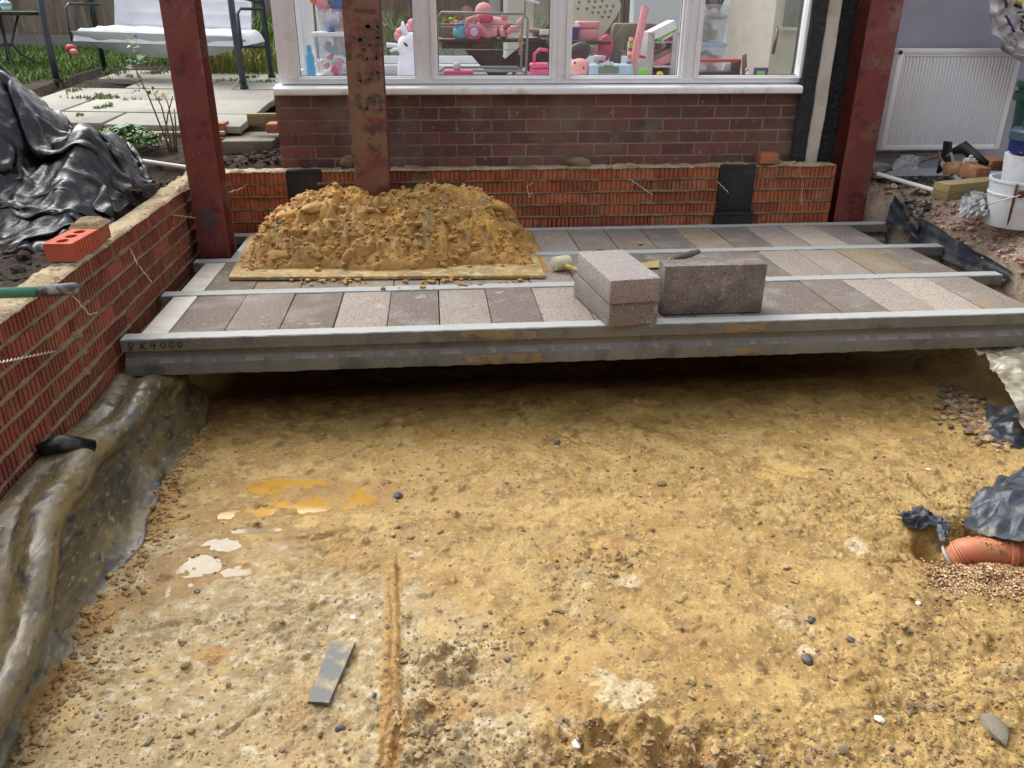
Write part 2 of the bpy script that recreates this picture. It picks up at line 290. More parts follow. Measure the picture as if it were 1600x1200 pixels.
M['gloss_white'] = mat('interior_white', L((214,220,222)), .6, [(3, L((196,202,202)), .5, .75)], None)
M['cream'] = mat('cream_paint', L((204,204,184)), .6, [(3, L((188,188,168)), .5, .75)], None)
def plain(n, c, r=.5): M[n] = mat(n, L(c), r, [(12, tuple(x*.8 for x in L(c)), .5, .8)]); return M[n]
plain('pink', (222,146,158)); plain('hotpink', (206,78,122)); plain('skin_pink', (226,160,160), .8); plain('cyan', (70,170,220)); plain('tealblue', (90,170,190)); plain('lilac', (188,190,222))
plain('orange_toy', (230,110,60)); plain('toygreen', (110,190,70)); plain('greygreen', (104,118,98)); plain('palegrey', (178,176,176)); plain('blackmetal', (36,36,38)); plain('red', (176,40,48)); plain('greymetal', (116,120,120), .35)
plain('unicorn', (232,230,242), .8); plain('brownwood', (128,106,88)); plain('frost', (128,140,126)); plain('bluebox', (160,184,204)); plain('bookblue', (70,110,170)); plain('floorin', (170,166,158)); plain('warm_wall', (204,196,182)); plain('tabletop', (128,142,116), .2)
def glassmat(name, tint, refl, rough=.02):
    m, t, b, N, K = newmat(name); N.remove(b); o = N['Material Output']; tr = N.new('ShaderNodeBsdfTransparent'); tr.inputs[0].default_value = (*tint, 1)
    gl = N.new('ShaderNodeBsdfGlossy'); gl.inputs['Roughness'].default_value = rough; mx = N.new('ShaderNodeMixShader'); fr = N.new('ShaderNodeFresnel'); fr.inputs[0].default_value = 1.45
    ad = N.new('ShaderNodeMath'); ad.operation = 'MULTIPLY_ADD'; ad.inputs[1].default_value = 1; ad.inputs[2].default_value = refl; K.new(fr.outputs[0], ad.inputs[0])
    K.new(ad.outputs[0], mx.inputs[0]); K.new(tr.outputs[0], mx.inputs[1]); K.new(gl.outputs[0], mx.inputs[2]); K.new(mx.outputs[0], o.inputs[0]); return m
M['glass'] = glassmat('window_glass', (.87, .90, .90), .15)
def filmmat(name, col, f):
    m, t, b, N, K = newmat(name); o = N['Material Output']; tr = N.new('ShaderNodeBsdfTransparent'); mx = N.new('ShaderNodeMixShader'); mx.inputs[0].default_value = f
    b.inputs['Base Color'].default_value = (*col, 1); b.inputs['Roughness'].default_value = .3; K.new(tr.outputs[0], mx.inputs[1]); K.new(b.outputs[0], mx.inputs[2]); K.new(mx.outputs[0], o.inputs[0]); return m
M['clearbox'] = filmmat('clear_box_plastic', L((206,210,216)), .38)
# pit floor material: clay kinds chosen by the vertex colour, broken up by noise
def floormat():
    m, t, b, N, K = newmat('pit_clay'); geo = N.new('ShaderNodeNewGeometry'); P = geo.outputs['Position']
    at = N.new('ShaderNodeAttribute'); at.attribute_name = 'mixc'; sp = N.new('ShaderNodeSeparateColor'); K.new(at.outputs['Color'], sp.inputs[0])
    def noise(sc, d=6, r=.6):
        n = N.new('ShaderNodeTexNoise'); n.inputs['Scale'].default_value = sc; n.inputs['Detail'].default_value = d; n.inputs['Roughness'].default_value = r; K.new(P, n.inputs['Vector']); return n.outputs[0]
    def mr(x, a, c, lo=0, hi=1):
        n = N.new('ShaderNodeMapRange'); n.inputs[1].default_value = a; n.inputs[2].default_value = c; n.inputs[3].default_value = lo; n.inputs[4].default_value = hi; K.new(x, n.inputs[0]); return n.outputs[0]
    def mix(f, a, c):
        n = N.new('ShaderNodeMix'); n.data_type = 'RGBA'; K.new(f, n.inputs[0])
        for i, x in ((6, a), (7, c)):
            if isinstance(x, tuple): n.inputs[i].default_value = (*x, 1)
            else: K.new(x, n.inputs[i])
        return n.outputs[2]
    def math_(op, a, c):
        n = N.new('ShaderNodeMath'); n.operation = op
        for i, x in ((0, a), (1, c)):
            if isinstance(x, (int, float)): n.inputs[i].default_value = x
            else: K.new(x, n.inputs[i])
        return n.outputs[0]
    base = mix(mr(noise(1.7), .35, .65), L((158,128,72)), L((146,116,60)))
    base = mix(mr(noise(7), .45, .62), base, L((174,146,90)))
    base = mix(mr(noise(16), .52, .64), base, L((126,98,54)))
    base = mix(mr(noise(30, 5, .7), .54, .62), base, L((184,152,94)))
    pale = mix(mr(noise(5), .4, .62), L((170,148,104)), L((154,132,90)))
    pale = mix(mr(noise(22, 6, .7), .50, .62), pale, L((190,178,148)))
    pale = mix(mr(noise(13), .54, .64), pale, L((136,118,82)))
    f1 = mr(math_('ADD', sp.outputs[0], math_('MULTIPLY', math_('SUBTRACT', noise(9), .5), .9)), .35, .65)
    c = mix(f1, base, pale)
    org = mix(mr(noise(18), .4, .65), L((172,136,78)), L((150,112,62)))
    f2 = mr(math_('ADD', sp.outputs[1], math_('MULTIPLY', math_('SUBTRACT', noise(11), .5), .9)), .38, .62)
    c = mix(f2, c, org)
    f3 = mr(math_('ADD', sp.outputs[2], math_('MULTIPLY', math_('SUBTRACT', noise(26, 8, .7), .5), 1.3)), .45, .62)
    c = mix(mr(f3, 0, 1, 0, .75), c, mix(mr(noise(40), .4, .62), L((206,194,162)), L((168,150,112))))
    c = mix(mr(noise(75, 4), .60, .70), c, L((116,92,56)))
    c = mix(mr(noise(110, 4), .61, .70), c, L((206,180,122)))
    c = mix(mr(noise(2.8, 7, .7), .58, .66, 0, .6), c, L((204,172,104)))
    c = mix(mr(noise(34, 5, .7), .60, .66), c, L((98,82,58)))
    K.new(c, b.inputs['Base Color'])
    wet = mr(math_('ADD', at.outputs['Alpha'], math_('MULTIPLY', math_('SUBTRACT', noise(14), .5), 1.0)), .25, .75)
    c = mix(mr(wet, 0, 1, 0, .7), c, mix(mr(noise(12), .4, .6), L((160,124,62)), L((140,106,56)))); K.new(c, b.inputs['Base Color'])
    K.new(math_('SUBTRACT', mr(noise(3.5, 5), .4, .62, .30, .58), math_('MULTIPLY', wet, .32)), b.inputs['Roughness']); b.inputs['Specular IOR Level'].default_value = .4
    last = None
    for sc, st, ds in ((30, .5, .006), (90, .8, .006), (230, .5, .003)):
        bn = N.new('ShaderNodeBump'); bn.inputs['Strength'].default_value = st; bn.inputs['Distance'].default_value = ds; K.new(noise(sc, 5, .7), bn.inputs['Height'])
        if last: K.new(last, bn.inputs['Normal'])
        last = bn.outputs[0]
    K.new(last, b.inputs['Normal']); return m
M['floor'] = floormat()
M['puddle'] = mat('milky_yellow_water', L((176,134,58)), .09, [(6, L((190,150,76)), .45, .6), (16, L((160,122,60)), .55, .65)], spec=.6)
M['puddle_pale'] = mat('milky_pale_water', L((150,136,108)), .08, [(6, L((142,122,84)), .45, .6), (16, L((166,148,112)), .55, .65)], spec=.45)
M['puddle_green'] = mat('milky_olive_water', L((176,150,62)), .06, spec=.5)
# key dimensions
YF, MOD, BT, BD = 3.0493, .5361, .07, .1576
YW, YH, XL, ZT = 4.7475, 4.8575, -1.2701, .348
FZ = -.40
# unseen wall added behind the camera to shade the pit from that side
hw = bpy.data.meshes.new('brick_wall'); hw.from_pydata([(x, y, z) for x in (-4.5, 7) for y in (-2.4, -2.1) for z in (-.7, 4.2)], [], [(0,1,3,2),(4,6,7,5),(0,4,5,1),(2,3,7,6),(1,5,7,3),(0,2,6,4)])
ho = bpy.data.objects.new('shade_wall', hw); COL.objects.link(ho); hw.materials.append(M['house_brick']); tag(ho, 'tall unseen brick wall added behind the camera to shade the pit', 'wall')
# ------------------------------------------------------------------ pit floor
xs = np.concatenate([np.arange(-1.75, -1.2, .02), np.arange(-1.2, 2.4, .0046), np.arange(2.4, 3.6, .02)])
ys = np.concatenate([np.arange(.2, 1.1, .02), np.arange(1.1, 3.0, .0048), np.arange(3.0, 3.5, .012), np.arange(3.5, 5.2, .05)])
X, Y = np.meshgrid(xs, ys, indexing='ij')
Z = FZ+(fbm(X, Y, 1.1, 4, 3)-.5)*.05+(fbm(X, Y, 7, 4, 5)-.5)*.02
rough = sst(.35, .65, fbm(X, Y, 1.6, 3, 40))          # where the surface is broken up
rough = np.clip(rough*sst(2.9, 2.2, Y)+.8*sst(1.5, 1.2, Y)*sst(.0, .5, X), 0, 1)
def terrace(f, n, e=.10):
    t = f*n; k = np.floor(t); return (k+sst(.5-e, .5+e, t-k))/n
Z += (terrace(fbm(X, Y, 5, 5, 9, .55), 15)-.5)*.075*(.25+.75*rough)
Z += (terrace(fbm(X, Y*1.15, 17, 4, 19, .6), 11)-.5)*.030*(.25+.9*rough)
Z += (fbm(X, Y, 60, 3, 12, .6)-.5)*.007*(.5+rough)
ck = np.abs(fbm(X, Y, 6, 5, 131, .6)-.5); Z -= .006*sst(.012, .002, ck)*sst(.5, .62, fbm(X, Y, 2.3, 2, 141))*(Y < 2.9)
def bumpy(cx, cy, r, h, sh=0):
    i0, i1 = np.searchsorted(xs, [cx-r*1.3, cx+r*1.3]); j0, j1 = np.searchsorted(ys, [cy-r*1.3, cy+r*1.3])
    if i1 <= i0 or j1 <= j0: return
    x = X[i0:i1, j0:j1]-cx; y = Y[i0:i1, j0:j1]-cy; a = np.arctan2(y, x)
    rr = r*(1+.22*np.sin(a*2+sh)+.15*np.sin(a*3+sh*2.3)); d = np.sqrt(x*x+y*y)/rr
    Z[i0:i1, j0:j1] += h*np.clip(1-d**2.4, 0, 1)
for k in range(700):
    cx, cy = rng.uniform(-1.1, 2.2), rng.uniform(1.15, 3.2); p = fbm(np.array(cx), np.array(cy), 2.4, 2, 60)
    if rng.random() > sst(.35, .7, p)*1.2+.12: continue
    r = rng.uniform(.006, .02)*(1.5 if rng.random() < .08 else 1); bumpy(cx, cy, r, r*rng.uniform(.3, .75), rng.uniform(0, 6))
def mound(u, v, r, h, n=26, spread=1.):
    c = G(u, v, FZ)
    for k in range(n):
        a = rng.uniform(0, 6.28); q = rng.uniform(0, 1)**.6*r*spread; rr = rng.uniform(.15, .38)*r; bumpy(c[0]+math.cos(a)*q, c[1]+math.sin(a)*q*.8, rr, rr*rng.uniform(.4, .8)*h, rng.uniform(0, 6))
mound(700, 1030, .075, .9, 30); mound(665, 1120, .07, .6, 24); mound(960, 860, .05, .8, 20); mound(330, 1015, .05, .25, 8); mound(1020, 1180, .12, .8, 60, 1.3); mound(860, 1185, .1, .7, 40, 1.3)
mound(270, 760, .08, .5, 40); mound(240, 800, .07, .5, 30); mound(180, 900, .05, .4, 24); mound(1130, 1150, .08, .5, 30); mound(655, 1180, .06, .7, 30); mound(1400, 990, .06, .45, 34); mound(1240, 1160, .06, .4, 20)
# the board print left by a formwork edge, running away from the camera
rx = -.17+.012*np.sin(Y*5)+(fbm(Y*0+3, Y, 6, 3, 91)-.5)*.03
rw = np.abs(X-rx); msk = sst(2.18, 2.05, Y)
Z += msk*(.007*sst(.024, .016, rw)*(.6+.6*fbm(X, Y, 12, 3, 8))-.010*sst(.012, .0, np.abs(X-rx-.03)))
Z = np.where((X > rx)&(Y < 2.1), Z-.006*sst(2.1, 1.9, Y), Z)
# puddle hollows
def hollow(pts, dep, rr):
    global Z
    for (u, v, r) in pts:
        c = G(u, v, FZ); d = np.hypot((X-c[0])/1.5, Y-c[1]); Z = Z-dep*sst(r*1.25, r*.2, d)*rr
WET = np.zeros(X.shape)
def pool(pts, dep, wetk):
    global Z, WET
    dm = np.full(X.shape, 9.)
    for (u, v, ra, rb_) in pts:
        c = G(u, v, FZ); dm = np.minimum(dm, np.hypot((X-c[0])/ra, (Y-c[1])/rb_)+(fbm(X, Y, 11, 4, 61)-.5)*.9)
    m = sst(1.3, .5, dm)
    c = G(pts[0][0], pts[0][1], FZ); i0 = np.searchsorted(xs, c[0]); j0 = np.searchsorted(ys, c[1]); lv = np.median(Z[i0-30:i0+30, j0-12:j0+12])
    Z = Z*(1-m)+m*(lv-dep+(Z-lv)*.3+(fbm(X, Y, 13, 5, 63, .65)-.5)*.015); lw = lv-dep+.0006
    Z = np.where(m < .45, np.maximum(Z, lw+.0012+.002*(.45-m)+(fbm(X, Y, 30, 3, 65)-.5)*.003-.05*sst(2.8, 4.2, dm)), Z)
    WET = np.maximum(WET, wetk*sst(1.7, .9, dm)); return lw, dm < 1.7
LV1 = pool([(500, 780, .21, .06), (410, 797, .17, .035), (560, 768, .10, .06), (440, 755, .15, .05)], .005, 1)
LV2 = pool([(300, 878, .10, .075), (345, 850, .08, .045), (266, 915, .07, .05), (405, 826, .10, .020), (372, 890, .05, .03)], .005, 1)
LV3 = pool([(222, 935, .06, .04)], .006, 1)
# trench edge around the drain, cracks by the membrane
c = G(1560, 850, FZ); Z -= .09*sst(.28, .08, np.hypot((X-c[0]-.1)/2.4, (Y-c[1])*1.6))
def crack(pts, wd=.008, dp=.02):
    global Z
    P = [G(u, v, FZ) for u, v in pts]
    for a, b in zip(P[:-1], P[1:]):
        d = b-a; l2 = d[0]**2+d[1]**2; t = np.clip(((X-a[0])*d[0]+(Y-a[1])*d[1])/l2, 0, 1)
        q = np.hypot(X-a[0]-t*d[0], Y-a[1]-t*d[1])+(fbm(X, Y, 30, 2, 4)-.5)*.012
        Z = Z-dp*sst(wd, wd*.3, q)
crack([(1422, 748), (1450, 778), (1470, 795), (1520, 800)], .012, .035); crack([(1390, 870), (1430, 855)]); crack([(1362, 880), (1395, 893)]); crack([(1430, 888), (1455, 902)]); crack([(345, 1150), (380, 1120), (400, 1105)], .006, .012)
c2 = G(1452, 838, FZ); Z -= .05*sst(.05, .015, np.hypot(X-c2[0], Y-c2[1]))
# sides rise out of the pit
Z += sst(-1.06, -1.24, X+.02*np.sin(Y*7))*.10
Z += sst(2.55, 2.8, X+(fbm(X, Y, 4, 3, 2)-.5)*.1)*.12+sst(1.9, 2.3, X)*.02
Z += sst(2.45, 3.0, X)*.25
Z -= .16*sst(3.22, 3.9, Y)
# clay kinds
A = np.zeros(X.shape+(3,)); n1 = fbm(X, Y, 2.2, 4, 21)
ln = 2.35-.28*(X+1.1)                                # slab shows through in the near left
pale = sst(.1, -.25, (Y-ln))*sst(.25, -.1, X-.25*(1.9-Y))*.85+.45*sst(.50, .66, n1)*sst(2.8, 2.1, Y)
A[..., 0] = np.clip(pale, 0, 1)
def spot(u, v, rx_, ry_, k, ch):
    c = G(u, v, FZ); d = np.hypot((X-c[0])/rx_, (Y-c[1])/ry_); A[..., ch] = np.maximum(A[..., ch], k*sst(1.3, .3, d))
A[..., 1] = .42*sst(.5, .7, fbm(X, Y, 2.6, 3, 50))
for u, v, a, b_, k in ((330,1015,.06,.045,.9),(500,770,.22,.12,.9),(250,780,.09,.12,.8),(160,960,.08,.16,.7),(75,1080,.07,.2,.6),(700,1100,.1,.12,.6),(960,850,.07,.1,.7),(1000,1190,.5,.08,.55),(900,1100,.12,.15,.5),(1020,930,.2,.16,.45),(640,730,.2,.1,.5),(1150,1080,.2,.12,.4),(620,1140,.05,.1,.75)): spot(u, v, a, b_, k, 1)
for k in range(60):
    v = 880+k*6; c = G(607+(1200-v)*.02, v, FZ); d = np.hypot((X-c[0])/.035, (Y-c[1])/.04); A[..., 1] = np.maximum(A[..., 1], .7*sst(1.2, .4, d))
WETA = np.clip(WET+.35*sst(.55, .7, fbm(X, Y, 2.1, 3, 201))*sst(2.0, 2.4, Y), 0, 1)
A[..., 2] = .12*sst(.5, .75, n1)
for u, v, a, b_, k in ((980,1075,.11,.07,.75),(935,1050,.08,.05,.6),(1240,960,.12,.12,.5),(1340,850,.05,.06,.85),(985,900,.05,.04,.8),(770,1000,.05,.05,.6),(650,860,.05,.05,.55),(1260,1010,.07,.06,.5),(900,1130,.08,.05,.6),(300,860,.16,.07,.5),(1010,1110,.07,.05,.5)): spot(u, v, a, b_, k, 2)
pit = gridmesh('pit_floor', np.stack([X, Y, Z], -1), M['floor'], attr=np.concatenate([A, WETA[..., None]], -1)); tag(pit, kind='structure')
def gz(x, y):
    i = min(max(np.searchsorted(xs, x), 0), len(xs)-1); j = min(max(np.searchsorted(ys, y), 0), len(ys)-1); return Z[i, j]
def puddle(lw, m):
    z, mk = lw; st = 4; sub = mk[::st, ::st]; I, J = np.nonzero(sub[:-1, :-1]); mb = MB()
    for a, b in zip(I*st, J*st):
        a1, b1 = min(a+st, len(xs)-1), min(b+st, len(ys)-1); n = len(mb.v); mb.v += [(xs[a], ys[b], z), (xs[a1], ys[b], z), (xs[a1], ys[b1], z), (xs[a], ys[b1], z)]; mb.f.append((n, n+1, n+2, n+3))
    return tag(mb.build('puddle_water', m, fixn=False), kind='structure')
puddle(LV1, M['puddle']); puddle(LV2, M['puddle_pale']); puddle(LV3, M['puddle_green'])
# wide ground sheet below everything
g = MB().add([(-60, -60, -.75), (60, -60, -.75), (60, 90, -.75), (-60, 90, -.75)], [(0, 1, 2, 3)]).build('ground', M['soil']); tag(g, kind='structure')
# ------------------------------------------------------------------ ribbed brick walls
def ribbed_wall(name, label, s0, s1, zb, zt, mp, bm_, brick_m, seed, skip=()):
    """mp(s, n, z) -> world. bricks with scored faces, squeezed bed joints"""
    r = random.Random(seed); t = thing(name, label, 'wall', bm_)
    B = MB(); k = 0; z1 = zt-.012
    while z1 > zb:
        z0 = z1-.057; s = s0-(.1125 if k % 2 else 0)-r.uniform(0, .02)
        while s < s1:
            a, b = max(s, s0), min(s+.2205-r.uniform(0, .003), s1); s += .225
            if b-a < .03: continue
            off = r.uniform(-.003, .003); P = [(a, -.02+off), (a, off)]; q = a+r.uniform(.010, .02)
            while q < b-.014:
                gw, gd = r.uniform(.006, .009), r.uniform(.005, .007)
                P += [(q, off), (q+.001, off-gd), (q+gw, off-gd), (q+gw+.001, off)]; q += gw+r.choice((.016, .018, .020, .022))
            P += [(b, off), (b, -.02+off)]
            jz = r.uniform(-.002, .002); n = len(P)
            B.add([mp(x, y, z0+jz) for x, y in P]+[mp(x, y, z1+jz) for x, y in P], [(i, i+1, n+i+1, n+i) for i in range(n-1)]+[tuple(range(n)), tuple(range(n, 2*n))[::-1]])
        z1 -= .0715; k += 1
    B.build('brick_courses', brick_m, t)
    ss = np.arange(s0, s1, .008); zz = np.arange(zb, zt-.004, .0075); SS, ZZ = np.meshgrid(ss, zz, indexing='ij')
    ph = ((zt-.012-ZZ) % .0715); bw = (fbm(SS, ZZ*0, 25, 3, seed+2)-.5)*.010; bed = sst(.054, .060, ph+bw)*sst(.0730, .0695, ph-bw*.3)
    row = np.floor((zt-.012-ZZ)/.0715); so = (SS-s0+np.where(row % 2 > 0, .1125, 0)) % .225; perp = sst(.213, .216, so)*.6
    f = fbm(SS, ZZ, 30, 3, seed); f2 = fbm(SS, ZZ*.5, 6, 4, seed+5)
    nn = -.012+bed*(.0125+.014*np.maximum(f-.25, 0)+.006*sst(.45, .7, f2))+perp*(1-bed)*(.013+.008*f)+.0145*sst(.70, .74, f2)*(f > .35)
    P = np.empty(SS.shape+(3,))
    Wp = mp(SS, nn, ZZ+bed*(f-.5)*.01)
    for i in range(3): P[..., i] = Wp[i]
    gridmesh('mortar', P, M['mortar'], t)
    # body and the mortar spread on top
    c0 = mp(s0, -.014, zb); c1 = mp(s1, -.103, zt-.014)
    MB().b2(c0[0], c1[0], c0[1], c1[1], c0[2], c1[2]).build('wall_core', brick_m, t)
    ss = np.arange(s0, s1, .008); ns = np.linspace(.004, -.107, 18); SS, NN = np.meshgrid(ss, ns, indexing='ij')
    f = fbm(SS, NN, 22, 4, seed+9); e = sst(.006, -.01, NN)*sst(-.110, -.094, NN)
    hh = zt-.013+e*(.008+.016*np.maximum(f-.35, 0)+.02*sst(.5, .72, fbm(SS, NN*.6, 5, 3, seed+3))*f)
    Wp = mp(SS, NN+(f-.5)*.012*(1-e), hh); P = np.stack([Wp[0]+0*hh, Wp[1]+0*hh, Wp[2]], -1)
    gridmesh('mortar_bed', P, M['mortar_top'], t)
    return t
left_wall = ribbed_wall('brick_wall', 'long wall of scored red bricks running back along the left of the pit', 1.0, YW, -.62, ZT, lambda s, n, z: (XL+n+0*z, s+0*z, z+0*s), (XL, 2.9, -.62), M['orange_brick_dark'], 3)
rear_wall = ribbed_wall('brick_wall', 'low orange scored brick wall under the conservatory wall, behind the beams', XL-.103, 2.43, -.62, ZT, lambda s, n, z: (s+0*z, YW-n+0*z, z+0*s), (.6, YW, -.3), M['orange_brick'], 8)
def vent(x0, x1, zt_, lab=None, lip=False):
    m = MB().b2(x0, x1, YW-.012, YW+.02, .06 if lip else -.15, zt_)
    if lip: m.b2(x0-.012, x1+.012, YW-.03, YW+.01, -.15, .075); m.b2(x0-.004, x1+.004, YW-.036, YW-.03, .055, .07); m.b2(x0+.01, x1-.01, YW-.034, YW-.03, -.02, -.01)
    m.b2(x0+.01, x1-.01, YW-.014, YW-.012, zt_-.02, zt_-.012)
    o = m.build('air_vent', M['vent'], rear_wall, bevel=.002)
    if lab: tag(o, lab)
a_, b_ = V(448, 280, YW)[0], V(503, 280, YW)[0]; vent(a_, b_, ZT+.004, 'black vent panel partly behind the clay heap')
a_, b_ = V(1122, 290, YW)[0], V(1177, 290, YW)[0]; vent(a_, b_, ZT+.004, 'black vent with wider lower box', True)
def ptX(u, v, x): d = ray(u, v); return OC+d*x/d[0]
def tie(parent, pts, lab=None, twist=True):
    P = []
    for a, b in zip(pts[:-1], pts[1:]):
        a, b = np.array(a), np.array(b); n = max(2, int(np.linalg.norm(b-a)/.006))
        for i in range(n):
            p = a+(b-a)*i/n
            if twist and len(P) > 2: p = p+np.array([math.sin(len(P)*1.1)*.0018, 0, math.cos(len(P)*1.1)*.003])
            P.append(p)
    P.append(np.array(pts[-1]))
    MB().tube(P, .0019, 5).build('wall_tie', M['wire'], parent, smooth='all')
def ltie(pix, out=True):
    b = ptX(*pix[0], XL-.01); pts = [b]; n = len(pix)-1
    for i, p in enumerate(pix[1:]):
        q = ptX(*p, XL+.09*(i+1)/n); pts.append(q)
    tie(left_wall, pts)
ltie([(262, 335), (330, 344)]); ltie([(200, 382), (214, 412), (237, 441)]); ltie([(108, 456), (141, 493), (152, 488)]); ltie([(91, 547), (30, 560), (-6, 567)]); ltie([(34, 826), (0, 822)])
def rtie(pix):
    pts = [V(*pix[0], YW+.01)]+[V(*p, YW-.08*(i+1)/(len(pix)-1)) for i, p in enumerate(pix[1:])]
    tie(rear_wall, pts)
rtie([(390, 285), (374, 296), (358, 300)]); rtie([(520, 284), (508, 294)]); rtie([(679, 276), (679, 292)]); rtie([(838, 283), (823, 291), (828, 309), (833, 302), (825, 302)]); rtie([(980, 277), (1020, 305)]); rtie([(1118, 281), (1138, 301)]); rtie([(1256, 278), (1251, 318), (1256, 319), (1254, 315)])
# ------------------------------------------------------------------ concrete beams
def beam(y0, x0, x1, label, seed, marks=False):
    t = thing('concrete_beam', label, 'beam', (x0, y0, -BD), 0, 'precast concrete floor beams')
    w_ = BT; e = .004
    prof = [(e, 0), (0, -e), (0, -.050), (.005, -.054), (.022, -.057), (.022, -.084), (.001, -.104), (0, -.107), (0, -BD+.003), (.004, -BD), (w_+.020, -BD), (w_+.024, -BD+.004), (w_+.024, -.108), (w_-.010, -.100), (w_-.010, -.02), (w_, -.012), (w_, -e), (w_-e, 0)]
    # widen so that the top face stays BT wide
    xx = np.concatenate([[x0], np.arange(x0+.004, x1-.004, .012), [x1]]); n = len(prof)
    P = np.empty((len(xx), n+1, 3))
    for j in range(n+1):
        py, pz = prof[j % n]; q = np.full(xx.shape, j*3.1)
        d = (fbm(xx, q*0+j, 30, 3, seed)-.5)*.0018; d2 = (fbm(xx, q, 40, 3, seed+3)-.5)*.0018
        if pz < -BD+.01: d2 = d2+(fbm(xx, q*0, 30, 3, seed+4)-.5)*.008
        P[:, j, 0] = xx; P[:, j, 1] = y0+py+d; P[:, j, 2] = pz+d2
    P[:, n] = P[:, 0]
    m = MB().grid(P); nn = n+1
    m.f += [tuple(range(n)), tuple((len(xx)-1)*nn+i for i in range(n))[::-1]]
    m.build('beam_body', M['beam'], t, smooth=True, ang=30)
    return t
XR = [3.0, 2.79, 2.81, 2.78]
LABB = ['long grey concrete beam nearest the camera, marked 8X4000 at its left end', 'grey concrete beam between the first and second rows of blocks', 'grey concrete beam between the second and third rows of blocks, its right end jutting past the blocks', 'furthest grey concrete beam, lying against the orange brick wall']
beams = [beam(YF+MOD*i, (-1.238, -1.24, -1.235, -1.22)[i], XR[i] if i else 2.93, LABB[i], 20+i*5) for i in range(4)]
# hand-written marks on the front beam
def strokes(txt):
    return {'8': [[(.62, .85), (.3, .95), (.1, .75), (.35, .55), (.55, .3), (.3, .05), (.08, .2), (.3, .42), (.62, .62), (.8, .82)]], 'X': [[(.15, .9), (.75, .05)], [(.8, .9), (.05, .12)]],
            '4': [[(.45, .95), (.1, .45), (.8, .5)], [(.72, .75), (.45, .0)]], '0': [[(.45, .9), (.15, .7), (.1, .35), (.3, .1), (.6, .15), (.75, .5), (.65, .85), (.4, .92)]]}[txt]
bm_ink = MB(); x = V(201, 550, YF)[0]; hgt = .036; adv = [.034, .034, .032, .028, .028, .028]
for i, ch in enumerate('8X4000'):
    zb_ = -.047+(.002*i if i < 3 else .007)
    for st in strokes(ch):
        pts = [(x+p[0]*adv[i], YF-.0018, zb_+p[1]*(hgt if i < 3 else .030)) for p in st]; bm_ink.tube(pts, .0017, 5)
    x += adv[i]*1.12+(.004 if i < 3 else .0005)
bm_ink.build('handwritten_mark', M['ink'], beams[0])
def smear(parent, u0, u1, z0, z1, y, m, seed, push=.0025):
    a, b = V(u0, 530, y)[0], V(u1, 530, y)[0]; xx = np.arange(a, b, .004); zz = np.arange(z0, z1, .004); XX, ZZ = np.meshgrid(xx, zz, indexing='ij')
    f = fbm(XX, ZZ, 22, 4, seed); e = np.minimum(np.minimum(XX-a, b-XX), np.minimum(ZZ-z0, z1-ZZ)*1.5)
    d = np.where(f+np.clip(e, 0, .02)*16 > .66, push*(.3+f), -.006)
    gridmesh('clay_smear', np.stack([XX, y-d, ZZ], -1), m, parent)
smear(beams[0], 712, 842, -.049, -.003, YF+.0005, M['smear'], 5); smear(beams[0], 706, 850, -.155, -.108, YF+.0005, M['smear'], 19, .002)
smear(beams[0], 1131, 1196, -.049, -.003, YF+.0005, M['smear'], 7); smear(beams[0], 1150, 1190, -.150, -.110, YF+.0005, M['smear'], 9, .002)
# ------------------------------------------------------------------ floor blocks
tone = {'d': L((122,111,102)), 'm': L((138,127,116)), 'l': L((162,150,138)), 'w': L((180,168,155)), 't': L((150,134,106))}
blk = MB().box((0, 0, 0), (.2125, .462, .1)).build('floor_block', M['block'], bevel=.003)
ROWS = [(-1.0767, .2165, 'dmdldldlmdmdddlwmd', 17), (-1.068, .2160, 'dtmtmmtlmddmdlltdm', 17), (-.96, .2175, 'mmdmmdmlmmdtdlwmmd', 16)]
names_row = ['front row', 'middle row', 'rear row']
def ordn(i): return ['first', 'second', 'third', 'fourth', 'fifth', 'sixth', 'seventh', 'eighth', 'ninth', 'tenth', 'eleventh', 'twelfth', 'thirteenth', 'fourteenth', 'fifteenth', 'sixteenth', 'seventeenth', 'eighteenth'][i]
first = True
tn = {'d': 'dark grey-brown', 'm': 'mid grey-brown', 'l': 'light grey', 'w': 'pale whitish', 't': 'tan-stained'}
for r, (x1_, dx, pat, n) in enumerate(ROWS):
    for k in range(n):
        o = blk if first else blk.copy()
        if not first: COL.objects.link(o)
        first = False; y0 = YF+BT+MOD*r; dz = rng.uniform(-.003, .001)
        o.location = (x1_+dx*(k+.5)+rng.uniform(-.001, .001), y0+(MOD-BT)/2+rng.uniform(-.001, .001), -.052+dz); o.rotation_euler = (rng.uniform(-.004, .004), rng.uniform(-.008, .008), rng.uniform(-.004, .004))
        c = np.array(tone[pat[k]])*rng.uniform(.93, 1.07); o.color = (*c, 1)
        tag(o, f'{tn[pat[k]]} floor block, {ordn(k)} from the left in the {names_row[r]} between the beams', 'concrete block', 'floor blocks laid flat between the beams')
for r, x1_ in enumerate((-1.0767, -1.068, -.96)):
    y0 = YF+BT+MOD*r
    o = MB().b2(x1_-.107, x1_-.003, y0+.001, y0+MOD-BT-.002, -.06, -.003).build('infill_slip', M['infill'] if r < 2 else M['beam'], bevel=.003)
    tag(o, ['pale narrow concrete slip at the left end of the front row of blocks', 'pale stained concrete slip at the left end of the middle row of blocks', 'grey concrete slip beside the foot of the left steel column'][r], 'concrete slip', 'end slips of the block rows')
c8 = (.67, 3.012)
